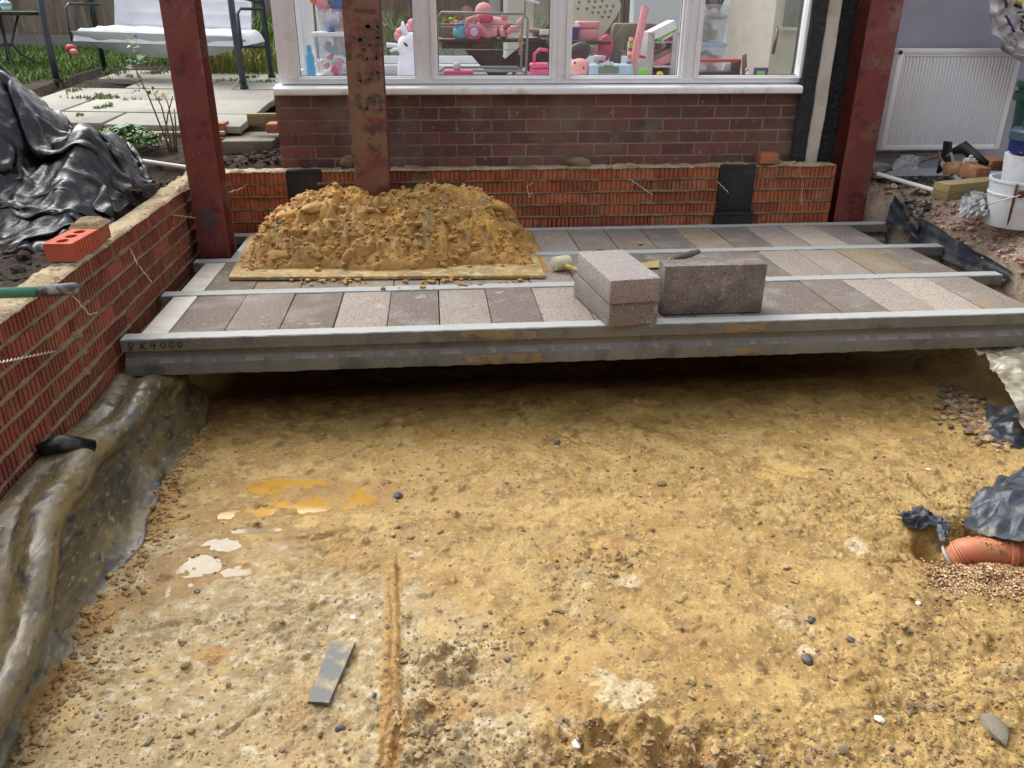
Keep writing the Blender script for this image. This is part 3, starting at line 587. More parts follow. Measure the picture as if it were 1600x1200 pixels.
def oblock(name, label, corner, rz, z, dims, col, group=None):
    t = MB().box((dims[0]/2, dims[1]/2, dims[2]/2), dims).build(name, M['block'], bevel=.006); t.location = (corner[0], corner[1], z); t.rotation_euler = (0, 0, rz); t.color = (*col, 1)
    return tag(t, label, 'concrete block', group)
p = G(950.6, 512.6, .002); oblock('concrete_block', 'lower of the two flat blocks stacked on the front beam', (p[0], p[1]), math.radians(9.5), .002, (.215, .44, .1), L((140,130,126)), 'loose blocks on the front beam')
p = G(954, 440, .203); oblock('concrete_block', 'upper of the two flat blocks stacked on the front beam', (p[0], p[1]), math.radians(7.5), .1055, (.215, .44, .1), L((160,150,146)), 'loose blocks on the front beam')
p = G(1033, 493, 0); oblock('concrete_block', 'dark block standing on its long edge to the right of the stacked pair', (p[0], p[1]), 0, .001, (.44, .1, .215), L((112,103,99)), 'loose blocks on the front beam')
# ------------------------------------------------------------------ steel columns
def column(x, y, wd, label, m, scuff=None, zb=-.15, dp=None):
    t = thing('steel_column', label, 'column', (x+wd/2, y, zb), 0, 'red oxide steel columns'); dp = dp or wd; f = .010
    poly = [(x, y), (x+wd, y), (x+wd, y+f), (x+wd/2+.006, y+f+.006), (x+wd/2+.004, y+f+.014), (x+wd/2+.004, y+dp-f-.01), (x+wd/2+.01, y+dp-f), (x+wd, y+dp-f), (x+wd, y+dp), (x, y+dp), (x, y+dp-f), (x+wd/2-.01, y+dp-f), (x+wd/2-.004, y+dp-f-.01), (x+wd/2-.004, y+f+.014), (x+wd/2-.006, y+f+.006), (x, y+f)]
    MB().prism(poly, zb, 2.5).build('h_section', m, t, bevel=.0012)
    MB().b2(x-.03, x+wd+.03, y-.03, y+dp+.03, zb-.02, zb-.001).build('base_plate', m, t)
    return t
c1 = column(-1.2247, 4.2238, .152, 'left red-brown steel column standing beside the left brick wall', M['steel'], dp=.152)
xm = V(556, 300, 4.42)[0]; c2_ = column(xm, 4.42, .182, 'middle steel column, muddy, with faded black lettering, behind the clay heap', M['steel_rusty'])
c3 = column(2.4698, 4.7486, .189, 'right steel column, clean dark red, in front of the pebbledash corner', M['steel'], dp=.189)
def patch(parent, name, x0, x1, z0, z1, y, m, seed, thr=.5):
    xx = np.arange(x0, x1, .0035); zz = np.arange(z0, z1, .0035); XX, ZZ = np.meshgrid(xx, zz, indexing='ij'); f = fbm(XX, ZZ, 26, 4, seed)
    e = np.minimum(np.minimum(XX-x0, x1-XX), np.minimum(ZZ-z0, z1-ZZ)); d = np.where(f+np.clip(e, 0, .03)*10 > thr+.1, .0012, -.003)
    gridmesh(name, np.stack([XX, y-d, ZZ], -1), m, parent)
q = V(330, 330, 4.2238); patch(c1, 'grey_scuff', -1.205, -1.095, .13, .27, 4.2238, M['grey_scuff'], 6)
# faded stencilled characters, turned on their side up the middle column
def glyph(parent, pix, segs, y, thick, m, seed):
    mb = MB()
    for a, b in segs:
        n = 7
        P0 = V(*a, y); P1 = V(*b, y); nrm = np.array([-(P1-P0)[2], 0, (P1-P0)[0]]); nrm = nrm/np.linalg.norm(nrm); vs = []
        for i in range(n+1):
            c = P0+(P1-P0)*i/n; wv = thick*(.6+.8*rng.random())/2; vs += [c+nrm*wv+[0, -.0014, 0], c-nrm*wv+[0, -.0014, 0], c+nrm*wv+[0, .002, 0], c-nrm*wv+[0, .002, 0]]
        fs = []
        for i in range(n):
            k = 4*i; fs += [(k, k+1, k+5, k+4), (k, k+4, k+6, k+2), (k+1, k+3, k+7, k+5)]
        fs += [(0, 2, 3, 1), (4*n, 4*n+1, 4*n+3, 4*n+2)]
        mb.add(vs, fs)
    mb.build('painted_character', m, parent)
GL = [[((553,16),(588,18))], [((556,42),(592,44)),((588,30),(592,44)),((574,35),(575,44))],
      [((560,60),(592,56)),((562,60),(564,70)),((592,57),(591,70)),((566,76),(578,68)),((578,68),(591,84)),((566,76),(572,94)),((572,94),(590,92)),((590,84),(590,93))],
      [((560,112),(562,128)),((562,128),(578,126)),((578,126),(580,114)),((580,114),(592,112)),((592,112),(592,126))],
      [((556,146),(562,168)),((562,168),(574,172)),((574,172),(576,152)),((576,152),(590,148)),((592,148),(596,173)),((582,172),(597,174))]]
for i, g_ in enumerate(GL): glyph(c2_, None, g_, 4.42, .021, M['black_paint'], i)
# ------------------------------------------------------------------ board and clay heap
pl = [G(357, 433, .018), G(852, 430, .018), G(822, 360, .018), G(392, 366, .018)]
brd = MB().prism([(p[0], p[1]) for p in pl], .0015, .018).build('plywood_board', M['ply'], bevel=.002); tag(brd, 'muddy plywood board carrying the clay heap', 'board')
xx = np.arange(-1.0, .56, .0065); yy = np.arange(3.84, 4.66, .0065); HX, HY = np.meshgrid(xx, yy, indexing='ij')
tx = [-1.0, -.93, -.90, -.82, -.70, -.60, -.54, -.45, -.35, -.19, -.08, .0, .08, .18, .276, .34, .39, .43, .48, .53]; tz = [0, .02, .11, .19, .25, .285, .305, .295, .268, .272, .290, .31, .315, .30, .275, .23, .175, .115, .05, -.01]
wx = HX+(fbm(HX, HY, 4, 3, 2)-.5)*.10; T = np.interp(wx, tx, tz)
fy = 3.885+.03*np.sin(HX*7)+(fbm(HX, HY*0, 6, 3, 5)-.5)*.06
prof = np.clip((HY-fy)/.36, 0, 1)**.72*sst(4.64, 4.40, HY+(fbm(HX, HY, 5, 2, 7)-.5)*.06)
HZ = T*.94*prof
d1, d2, idx = worley(HX+.03*fbm(HX, HY, 14, 2, 1), HY+.03*fbm(HX, HY, 14, 2, 9), 170, 5, (-1.05, .6, 3.8, 4.7))
rr = np.random.default_rng(9); hv = rr.uniform(0, 1, 170)[idx]
amp = sst(0, .08, HZ)
HZ += amp*((hv-.5)*.035+np.clip(d2-d1, 0, .03)*.8-.012)
HZ += amp*((fbm(HX, HY, 24, 4, 3)-.5)*.05+np.abs(fbm(HX, HY, 40, 3, 13)-.5)*-.045+.006)
HZ += (fbm(HX, HY, 60, 3, 14)-.5)*.008
HZ = np.where(HZ < .004, -.02, HZ)+.018
hp = thing('clay_heap', 'heap of lumpy yellow clay on the plywood board', 'heap', (-.2, 4.2, .018))
gridmesh('heap_mass', np.stack([HX, HY, HZ], -1), M['clay'], hp)
def hz(x, y): return HZ[min(max(np.searchsorted(xx, x), 0), len(xx)-1), min(max(np.searchsorted(yy, y), 0), len(yy)-1)]
mb = MB()
BIG = [(500, 322, .06, (1.7, .8, .5), .5), (455, 335, .06, (1.3, .8, .8), .6), (465, 372, .05, (1, .6, 1.2), 0), (438, 400, .06, (1.3, .8, .7), .1), (515, 395, .045, (1, .8, 1), 0), (545, 400, .04, (1, .8, 1), .3), (635, 385, .05, (1, .7, .9), -.2), (790, 355, .07, (1.4, .7, .6), -.6), (770, 320, .06, (1.4, .7, .6), -.5), (815, 385, .05, (1.3, .7, .6), -.5), (660, 303, .05, (1.4, .8, .5), .2), (560, 370, .04, (1.1, .7, .9), .2), (650, 410, .035, (1.2, .8, .8), 0), (765, 405, .03, (1.3, .8, .8), 0), (725, 330, .04, (1.2, .8, .7), 0), (590, 415, .03, (1, 1, .8), 0), (420, 380, .04, (.8, .8, 1.3), 0)]
for i, (u, v, r, sq, rz) in enumerate(BIG):
    best = None
    for yv in np.arange(3.86, 4.6, .01):
        q = V(u, v, yv); 
        if -.98 < q[0] < .54 and hz(q[0], yv) >= q[2]: best = q; break
    if best is None: best = V(u, v, 4.28)
    mb.blob((best[0], best[1]+r*.35, best[2]-r*.25), r, i, 3, sq, .28, rz)
for k in range(2200):
    x, y = rng.uniform(-.93, .48), rng.uniform(3.87, 4.5); z = hz(x, y)
    if z < .02: 
        if rng.random() < .8: continue
        z = .018
    r = rng.choice([.004, .006, .009, .014, .022], p=[.4, .3, .18, .09, .03]); mb.blob((x, y, z+r*.2), r, k, 1, (1, 1, .75), .35, rng.uniform(0, 3))
clods = mb.build('clay_lumps', M['clay'], hp, smooth=True, ang=28)
mb = MB()
for (u, v, n, sp) in ((540, 438, 26, .10), (690, 440, 26, .12), (470, 440, 10, .1), (730, 445, 8, .05), (640, 452, 6, .1), (850, 432, 8, .05), (1010, 385, 4, .4), (800, 440, 8, .08), (540, 434, 18, .16), (690, 436, 18, .16)):
    c = G(u, v, 0)
    for k in range(n):
        r = rng.choice([.004, .006, .010, .015]); mb.blob((c[0]+rng.normal()*sp*.6, c[1]+rng.normal()*sp*.22, r*.4), r, k, 1, (1.2, 1, .6), .3, rng.uniform(0, 3))
tag(mb.build('clay_crumbs', M['clay'], smooth=True), 'loose yellow clay crumbs scattered over the blocks around the board', 'clay crumbs', kind='stuff')
# ------------------------------------------------------------------ mallet, trowel
c = G(877, 411, .037); t = thing('mallet', 'white rubber mallet lying beside the stacked blocks', 'mallet', (c[0], c[1], 0))
ax = np.array(V(893, 404, c[1]+.02)-V(864, 414, c[1]-.02)); ax[2] = 0; ax /= np.linalg.norm(ax)
MB().lathe([(.026, -.048), (.034, -.043), (.036, -.02), (.036, .02), (.034, .043), (.026, .048)], (c[0], c[1], .037), 24, tuple(ax)).build('mallet_head', M['mallet'], t, smooth=True, ang=50)
e = G(912, 428, .015); MB().tube([c+[0, -.02, 0], c*.5+e*.5, e+[.05, -.06, 0]], [.011, .013, .014], 10).build('handle', M['wood'], t, smooth='all')
a, b = G(1053, 404, .03), G(1092, 393, .035); t = thing('trowel', 'muddy pointing trowel lying behind the standing block', 'trowel', (a[0], a[1], 0))
MB().tube([a, a*.7+b*.3, a*.3+b*.7, b], [.011, .017, .018, .012], 10).build('handle', M['trowelwood'], t, smooth='all')
MB().tube([a+[0, 0, -.002], a+[-.03, -.02, .01], a+[-.05, -.05, -.022]], .005, 6).build('neck', M['mud_steel'], t, smooth='all')
bl = G(1008, 414, .008); MB().prism([(a[0]-.03, a[1]-.015), (a[0]-.06, a[1]+.05), (bl[0]-.06, bl[1]+.02), (bl[0]-.07, bl[1]-.05), (a[0]-.04, a[1]-.075)], .006, .009).build('blade', M['mud_steel'], t)
# ------------------------------------------------------------------ polythene sheets
def normals(P):
    a = np.gradient(P, axis=0); b = np.gradient(P, axis=1); n = np.cross(a, b); return n/np.maximum(np.linalg.norm(n, axis=-1, keepdims=True), 1e-9)
def creases(U, Vv, seed, n=9, sc=1., wk=.45):
    """sum of sharp fold lines in random directions"""
    r = np.random.default_rng(seed); h = 0*U
    for i in range(n):
        a = r.uniform(0, PI); f = r.uniform(2, 7)*sc; ph = r.uniform(0, 1); wp = fbm(U, Vv, 1.2*sc, 2, seed+i)*wk
        s = (U*math.cos(a)+Vv*math.sin(a))*f+ph+wp; tri = np.abs((s % 1)-.5)*2; m_ = sst(.42, .62, fbm(U, Vv, 2.2*sc, 2, seed+i*7+3)); h = h+tri**1.0*m_/f
    return h
def drape(P, su, sv, base, steps, pin, bend=.12, seed=1, g=.0016, init=0, fr_=.55):
    """position-based cloth: surplus length su, sv buckles into folds over the solid surface base(x, y)"""
    nx, ny = P.shape[:2]; P = P.copy(); r = np.random.default_rng(seed); a, b = np.indices((nx, ny))
    P0 = P.copy(); inv = np.where(pin, 0., 1.)
    lu = np.linalg.norm(P[1:]-P[:-1], axis=-1).mean()*su; lv = np.linalg.norm(P[:, 1:]-P[:, :-1], axis=-1).mean()*sv
    P[..., 2] += np.where(pin, 0, .012+.02*fbm(a*.1, b*.1, 1., 3, seed)+r.normal(0, .001, (nx, ny))+init); Q = P.copy()
    cons = []
    for di, dj, k in ((1, 0, .9), (0, 1, .9), (1, 1, .5), (1, -1, .5), (3, 0, bend), (0, 3, bend), (6, 0, bend*.4), (0, 6, bend*.4)):
        L0 = math.hypot(di*lu, dj*lv)
        A_ = (slice(0, nx-di), slice(max(0, -dj), ny-max(0, dj))); B_ = (slice(di, nx), slice(max(0, dj), ny-max(0, -dj)))
        cons.append((A_, B_, L0, k, di, dj))
    for st in range(steps):
        vel = (P-Q)*.93; Q = P.copy(); P = P+vel*inv[..., None]; P[..., 2] -= g*inv
        for it in range(3):
            for A_, B_, L0, k, di, dj in cons:
                d = P[B_]-P[A_]; ln = np.linalg.norm(d, axis=-1)+1e-9; wa, wb = inv[A_], inv[B_]; c = k*.42*(ln-L0)/ln/np.maximum(wa+wb, 1e-6)*.9
                mv = d*c[..., None]; dA = np.zeros_like(P); dA[A_] += mv*wa[..., None]; dA[B_] -= mv*wb[..., None]; P += dA*(.9 if di+abs(dj) < 3 else 1)
        h = base(P[..., 0], P[..., 1])+.003; hit = P[..., 2] < h; P[..., 2] = np.where(hit & ~pin, h, P[..., 2])
        for c in (0, 1): P[..., c] = np.where(hit, Q[..., c]*fr_+P[..., c]*(1-fr_), P[..., c])
        P[pin] = P0[pin]
    return P
def drapemesh(name, P, m, parent, lv=2):
    o = gridmesh(name, P, m, parent); sd_ = o.modifiers.new('sub', 'SUBSURF'); sd_.levels = sd_.render_levels = lv; return o
# berm along the left wall
def bermh(x, y):
    foot = -1.045+.02*np.sin(y*6.3+1)+.03*sst(2.75, 3.1, y)+.03*sst(2.0, 1.5, y)
    t = np.clip((foot-x)/(foot+1.265), 0, 1); z = np.interp(t, [0, .25, .55, .8, 1], [-.415, -.30, -.195, -.165, -.20])+.02*np.sin(y*4)*(t > .3)
    return np.where(t <= 0, -.402, np.minimum(z, np.where(y > 2.95, -.162, 9)))
uu = np.linspace(0, 1, 170); vv = np.linspace(0, 1, 40); U, W_ = np.meshgrid(uu, vv, indexing='ij'); yb = 1.05+U*2.22
XB = -1.262+W_*.262; P = np.stack([XB, yb, bermh(XB, yb)+.004], -1)
pin = np.zeros(P.shape[:2], bool); pin[:, 0] = True; pin[0, ::3] = True; pin[-1, ::2] = True; pin[:, -1] = True
P[:, -1, 0] += .018*np.sin(yb[:, -1]*9)+.012*np.sin(yb[:, -1]*23); P[:, -1, 2] = -.425
ini = .07*np.abs(np.sin((W_*1.5+.30*yb+.55*fbm(yb, W_, 1.4, 2, 4))*PI))**1.5*np.sin(W_*PI)**.5
P = drape(P, 1.03, 1.42, bermh, 70, pin, .25, 5, .00025, ini, .1)
P[..., 2] += (creases(P[..., 1]*2.2, P[..., 0]*3., 33, 12, 1.8)*.016-.003)*np.sin(W_*PI)**.5
P[..., 0] = np.maximum(P[..., 0], XL+.003); P[..., 2] = np.where(P[..., 1] > 3.04, np.minimum(P[..., 2], -BD-.004), P[..., 2])
ms = thing('plastic_sheet', 'muddy black polythene draped over the clay edge below the left brick wall', 'plastic sheet', (-1.15, 2.2, -.4))
drapemesh('sheet', P, M['muddy_poly'], ms)
a = ptX(62, 703, XL+.02); b = ptX(135, 690, -1.16)
MB().tube([a+[0, 0, .0], a*.6+b*.4+[0, 0, .012], b+[.02, -.02, -.02]], [.020, .030, .034], 12).build('rolled_fold', M['black_poly'], ms, smooth='all')
# pale end piece over the beam bearing, right
def sheet(name, label, fn, nu, nv, m, seed, amp, parent=None, cs=1., cat='plastic sheet', group=None):
    U, W_ = np.meshgrid(np.linspace(0, 1, nu), np.linspace(0, 1, nv), indexing='ij'); P = fn(U, W_); N_ = normals(P)
    s = N_[..., 2:3]; N_ = N_*np.where(np.mean(s) < 0, -1, 1)
    L_ = np.linalg.norm(P[-1, 0]-P[0, 0])+.01; D = creases(U*L_*2.2*cs, W_*L_*2.2*cs, seed, 12)*amp+(fbm(U*L_, W_*L_, 14, 3, seed)-.5)*amp*.12
    P = P+N_*(D-np.mean(D))[..., None]; o = gridmesh(name, P, m, parent)
    if label: tag(o, label, cat, group)
    return o
def quad(a, b, c, d, sag=0, jag=0, seed=0):
    a, b, c, d = map(np.array, (a, b, c, d))
    def f(U, W_):
        U2 = U; W2 = W_+jag*(fbm(U, W_*0+3, 5, 3, seed)-.5)*W_*2; U2 = U+jag*(fbm(W_, U*0+1, 5, 3, seed+1)-.5)*U
        P = (a*(1-U2)[..., None]+b*U2[..., None])*(1-W2)[..., None]+(d*(1-U2)[..., None]+c*U2[..., None])*W2[..., None]
        P[..., 2] += sag*np.sin(U*PI)*np.sin(W_*PI); return P
    return f
# right-hand berm sheet (top, then its front skirt)
def rb(U, W_):
    y = 3.10-.56*W_-.05*U; x = 2.33-.09*W_+U*1.0+.02*np.sin(W_*7)
    z = np.interp(W_, [0, .3, .65, .85, 1], [-.165, -.168, -.185, -.23, -.31])+.02*U+.012*np.sin(U*11+W_*3)*W_
    return np.stack([x, y, z], -1)
sheet('plastic_sheet', 'pale muddy polythene folded over the clay ledge under the right end of the front beam', rb, 120, 90, M['pale_poly'], 31, .05)
mb = MB(); 
sheet('plastic_sheet', 'dark wet polythene hanging down behind the rubble at the right edge of the pit', quad((2.30, 2.86, -.33), (2.60, 2.70, -.30), (2.44, 2.28, -.395), (2.17, 2.60, -.41), .0, .1, 4), 60, 60, M['dpm'], 37, .05)
sheet('plastic_sheet', 'torn blue-black membrane lying above the orange drain pipe', quad(G(1505, 818, -.34), G(1545, 755, -.36), G(1660, 690, -.30), G(1640, 850, -.30), .03, .12, 6), 80, 70, M['dpm'], 41, .05)
sheet('plastic_sheet', 'small crumpled scrap of dark membrane sunk in the clay left of the torn membrane', quad(G(1400, 800, -.385), G(1452, 790, -.375), G(1480, 822, -.385), G(1418, 825, -.40), .01, .3, 9), 40, 40, M['dpm'], 43, .03, cs=3)
sheet('plastic_sheet', 'little upright flap of dark membrane beside the hole left of the drain pipe', quad(G(1458, 822, -.40), G(1483, 812, -.35), G(1484, 832, -.37), G(1470, 848, -.41), .0, .3, 12), 24, 24, M['dpm'], 44, .02, cs=3)
sh = MB(); pp = [G(555, 998, -.388), G(513, 1094, -.388), G(480, 1092, -.388), G(497, 1050, -.388), G(515, 1000, -.388)]
o = MB().prism([(p[0], p[1]) for p in pp], -.406, -.3960).build('plastic_offcut', M['offcut']); tag(o, 'flat grey sheet offcut pressed into the pale clay left of the board groove', 'offcut')
# ------------------------------------------------------------------ drain pipe
t = thing('drain_pipe', 'orange plastic drain pipe with elbow lying in shingle at the right of the pit', 'pipe', (1.8, 1.97, -.42))
pz = -.405
A0 = G(1500, 868, pz-.02); A1 = G(1515, 862, pz); A2 = G(1545, 862, pz); A3 = G(1572, 864, pz); A4 = A3+(A3-A2)/np.linalg.norm(A3-A2)*.9
rp = .047
MB().tube([A0+(A0-A1)*.6+[0, 0, -.02], A0, (A0+A1)/2+[0, .004, .004], A1, A2, A3], [rp*.93, rp*.95, rp*.97, rp, rp, rp], 28).build('elbow', M['drain'], t, smooth=True, ang=60)
dd = (A4-A3)/np.linalg.norm(A4-A3); MB().tube([A3-dd*.004, A3-dd*.003, A3+dd*.016, A3+dd*.017], [rp+.001, rp+.009, rp+.009, rp+.001], 28).build('collar', M['drain'], t, smooth=True, ang=40)
MB().tube([A3+dd*.01, A4], [rp*1.0, rp*1.0], 28).build('straight_pipe', M['drain'], t, smooth=True, ang=60)
for k in range(3):
    c = A0+(A1-A0)*(k*.28-.05); d_ = (A1-A0)/np.linalg.norm(A1-A0); MB().tube([c-d_*.004, c-d_*.003, c+d_*.003, c+d_*.004], [rp*.9, rp*1.06, rp*1.06, rp*.9], 28).build('rib', M['drain'], t, smooth=True, ang=40)
c = A0+(A0-A1)*.9; MB().tube([c, c+(A0-A1)*.25], [rp*1.0, rp*1.0], 24).build('grey_seal', M['grey_pipe'], t, smooth=True)
def octas(mb, x, y, z, r, sq=.7, a=0):
    ca, sa = math.cos(a)*r, math.sin(a)*r
    mb.add([(x+ca*1.25, y+sa*1.25, z), (x-sa, y+ca, z+.1*r), (x-ca*1.2, y-sa*1.2, z), (x+sa, y-ca, z-.1*r), (x+.2*r, y, z+r*sq), (x, y, z-r*sq)], [(0, 1, 4), (1, 2, 4), (2, 3, 4), (3, 0, 4), (1, 0, 5), (2, 1, 5), (3, 2, 5), (0, 3, 5)])
mb = MB()
for k in range(3800):
    u, v = rng.normal(1555, 48), rng.normal(898, 14)
    if u < 1440: continue
    c = G(u, v, FZ); base = max(gz(c[0], c[1]), -.43)
    lift = .045*math.exp(-((v-888)/15)**2)*(.25+1.1*float(fbm(np.array(u*.02), np.array(3.), 1., 3, 6))); mb.blob((c[0], c[1], base+lift*rng.uniform(.2, 1)), rng.uniform(.0028, .0065), k, 0, (1.2, 1, .7), .3, rng.uniform(0, 3))
for k in range(60):
    s_ = rng.uniform(0, .2); c = A1+(A3-A1)*rng.uniform(-.2, 2.2); an = rng.uniform(-.7, .7); mb.blob((c[0], c[1]+math.sin(an)*rp, c[2]+math.cos(an)*rp+.001), rng.uniform(.002, .004), k, 0, (1.2, 1, .6), .3)
tag(mb.build('pea_shingle', M['pea'], smooth=True, ang=20), 'wet pea shingle heaped around the drain pipe', 'shingle', kind='stuff')
# ------------------------------------------------------------------ stones and crumbs on the pit floor
mb = MB()
for (u, v, su, sv_, n) in ((180,1040,70,14,130),(240,1015,40,10,60),(250,1140,60,16,150),(150,1130,30,20,60),(330,870,30,12,40),(300,1180,50,10,60),(440,1115,30,10,40),(330,975,50,12,60),(120,1075,20,20,40),(760,1000,40,12,60),(1330,1000,60,20,120),(1450,1090,60,20,100),(1050,1060,40,14,50),(1270,1160,40,14,60),(1180,900,60,20,50),(960,870,26,12,90),(1230,700,120,16,40),(700,1040,40,20,110),(670,1140,30,30,160),(1000,1185,150,14,420),(640,830,30,10,30),(900,700,90,14,60),(860,1150,60,20,120),(1120,1130,70,18,160)):
    for k in range(int(n*(.4 if u < 500 else .75))):
        c = G(u+rng.normal()*su, v+rng.normal()*sv_, FZ)
        if c[1] < 1.1 or c[0] < -1.0: continue
        r = rng.choice([.0025, .004, .006, .010], p=[.42, .36, .17, .05]); mb.blob((c[0], c[1], gz(c[0], c[1])+r*.15), r, k, 2 if r > .006 else 1, (1.3, .9, .6), .6, rng.uniform(0, 3))
tag(mb.build('wet_clods', M['wetclod'], smooth=True, ang=30), 'clusters of dark wet clods and broken clay on the pit floor', 'wet clods', kind='stuff')
mb = MB()
for k in range(1100):
    y = rng.uniform(1.25, 3.0); x = -1.03+abs(rng.normal())*.055+.02*math.sin(y*9); r = rng.choice([.003, .0045, .007, .010], p=[.45, .35, .16, .04]); mb.blob((x, y, gz(x, y)+r*.2), r, k, 2 if r > .006 else 1, (1.2, 1, .7), .4, rng.uniform(0, 3))
tag(mb.build('clay_crumbs', M['orclod'], smooth=True, ang=30), 'orange-brown clay crumbs along the foot of the left polythene sheet', 'clay crumbs', kind='stuff')
mb = MB(); mb2 = MB()
for k in range(13000):
    u = rng.uniform(60, 1620); v = 600+620*rng.random()**.8; c = G(u, v, FZ)
    if not (-1.0 < c[0] < 2.35 and 1.1 < c[1] < 3.4): continue
    p = fbm(np.array(c[0]), np.array(c[1]), 2.6, 3, 91); dens = sst(.42, .68, p)+.12+.8*sst(1300, 1450, u)*sst(830, 950, v)+.9*sst(1120, 1190, v)*(1 if 850 < u < 1200 else .2)
    if u < 560 and 760 < v < 960: dens *= .25
    if rng.random() > dens: continue
    r = rng.choice([.002, .0032, .005, .0085], p=[.42, .34, .19, .05]); z = gz(c[0], c[1])
    tgt = mb2 if rng.random() < .25 else mb
    tgt.blob((c[0], c[1], z+r*.1), r, k, 1 if r > .004 else 0, (1.15, 1, .62), .4, rng.uniform(0, 3))
tag(mb.build('clay_clods', M['clod'], smooth=True, ang=40), 'small clay clods strewn over the pit floor', 'clay clods', kind='stuff')
tag(mb2.build('fine_stones', M['ochre_stone'], smooth=True, ang=25), 'small mixed stones strewn over the pit floor', 'stones', kind='stuff')
mb = MB()
for k in range(420):
    s_ = rng.random(); u = 1475+95*s_+rng.normal()*16; v = 618+72*s_+rng.normal()*10; c = G(u, v, -.39)
    r = rng.choice([.006, .010, .016, .022], p=[.4, .3, .22, .08]); mb.blob((c[0], c[1], max(gz(c[0], c[1]), -.42)+r*.35), r, k, 1, (1.2, .9, .6), .4, rng.uniform(0, 3))
tag(mb.build('broken_rubble', M['ochre_stone'], smooth=False), 'pale broken rubble spilling down at the right edge of the pit beside the dark polythene', 'rubble', kind='stuff')
def stone(u, v, r, m, name, label, cat='stone', sq=(1.2, .9, .6), group=None, seed=0, rz=0):
    c = G(u, v, FZ); z = gz(c[0], c[1]); t = MB().blob((0, 0, 0), r, seed+int(u), 2, sq, .4, rz).build(name, m, smooth=True, ang=30); t.location = (c[0], c[1], z+r*sq[2]*.45); tag(t, label, cat, group); return t
ST = [(1035,752,.017,'clod','clay_clod','lone rounded clay clod in the middle of the smooth clay right of centre'),(530,1132,.011,'darkstone','flint_stone','black flint on the pale clay just below the sheet offcut'),(585,1090,.007,'darkstone','flint_stone','dark grey pebble touching the left side of the board groove'),(550,958,.008,'whitestone','white_stone','white chip above the sheet offcut, left of the board groove'),(622,1122,.007,'whitestone','white_stone','small white pebble right of the board groove'),(960,890,.013,'clod','clay_clod','round ochre clod just below the broken lump right of centre'),(1268,965,.014,'darkstone','clay_lump','dark lump in the pale sandy patch, upper one'),(1262,1027,.018,'darkstone','clay_lump','dark lump below the pale sandy patch'),(1330,998,.012,'darkstone','clay_lump','flat dark lump to the right of the pale sandy patch'),(1450,738,.008,'whitestone','white_stone','bright white chip near the membrane crack at the right'),(1435,943,.008,'whitestone','white_stone','grey-white pebble below and left of the shingle'),(1494,978,.009,'ochre_stone','yellow_stone','pale yellow stone well below the drain pipe'),(1376,1122,.012,'whitestone','white_stone','muddy white stone near the lower right corner'),(1318,1162,.012,'ochre_stone','pink_stone','flat pinkish stone at the lower right'),(1396,1158,.006,'darkstone','flint_stone','round grey pebble at the lower right, below the muddy white stone'),(1560,1135,.034,'concrete_old','flat_stone','large flat grey stone near the right edge at the bottom'),(900,1172,.012,'whitestone','white_stone','white stone at the bottom centre by the broken clay'),(742,1090,.007,'ochre_stone','yellow_stone','small yellow stone right of the clay lump in the lower centre'),(645,1068,.006,'darkstone','flint_stone','blue-black flint beside the white patch right of the groove'),(870,690,.016,'darkstone','slate_piece','flat dark slate sliver upper centre of the pit'),(622,772,.016,'dpm','slate_piece','round blue-grey patch of slate above the board groove'),(308,922,.010,'darkstone','flint_stone','dark stone beside the pale puddle at the left'),(1285,728,.009,'darkstone','flint_stone','small dark stone in the smooth clay at the right'),(1368,712,.009,'darkstone','flint_stone','small dark stone right of the smooth clay, toward the membrane'),(1470,672,.012,'ochre_stone','flat_stone','flat tan stone below the rubble at the right'),(1440,575,.030,'concrete_old','brick_lump','reddish brick lump in the shade under the front beam'),(1462,605,.018,'concrete_old','flat_stone','pale lump in the shade below the front beam at the right')]
for i, (u, v, r, m_, nm, lb) in enumerate(ST): stone(u, v, r, M[m_], nm, lb, 'stone' if 'cl' not in nm else 'clay lump', (1.2, .9, .5), None, i, i*.7)
mb = MB()
for u, v, l_, a_ in ((825,1003,.03,.8),(832,998,.02,2.2),(838,1050,.03,.5),(632,965,.025,-.6),(1130,920,.03,.4),(710,905,.03,1.2)):
    c = G(u, v, FZ); z = gz(c[0], c[1])+.004; mb.tube([(c[0], c[1], z), (c[0]+math.cos(a_)*l_*.5, c[1]+math.sin(a_)*l_*.5, z+.003), (c[0]+math.cos(a_+.3)*l_, c[1]+math.sin(a_+.3)*l_, z)], .0016, 5)
tag(mb.build('twigs', M['leaf_brown'], smooth=True), 'thin dark twigs scattered on the clay', 'twigs', kind='stuff')
# ------------------------------------------------------------------ garden ground, patio, lawn
gx = np.concatenate([np.arange(-9, -3.6, .12), np.arange(-3.6, -.6, .018), np.arange(-.6, 4, .12)]); gy = np.concatenate([np.arange(1.0, 2.6, .05), np.arange(2.6, 6.2, .018), np.arange(6.2, 12, .06)])
X2, Y2 = np.meshgrid(gx, gy, indexing='ij')
lift = .22+.05*Y2
Z2 = np.where(Y2 < 4.75, .29+.02*sst(-1.5, -2.2, X2), .29)+sst(4.72, 5.0, Y2)*(.10+.0*X2)+sst(5.1, 5.75, Y2)*.05*sst(-1.2, -1.7, X2)
Z2 = Z2*(1-sst(5.55, 6.0, Y2)*sst(-1.35, -1.6, X2))+(lift-.055)*sst(5.55, 6.0, Y2)*sst(-1.35, -1.6, X2)
Z2 = np.maximum(Z2, np.where((X2 > -1.35) & (Y2 > 6.9), lift-.06, 0))
hole = sst(.38, .2, np.hypot((X2+1.6)/1.05, (Y2-4.45)/.75)); Z2 -= .16*hole
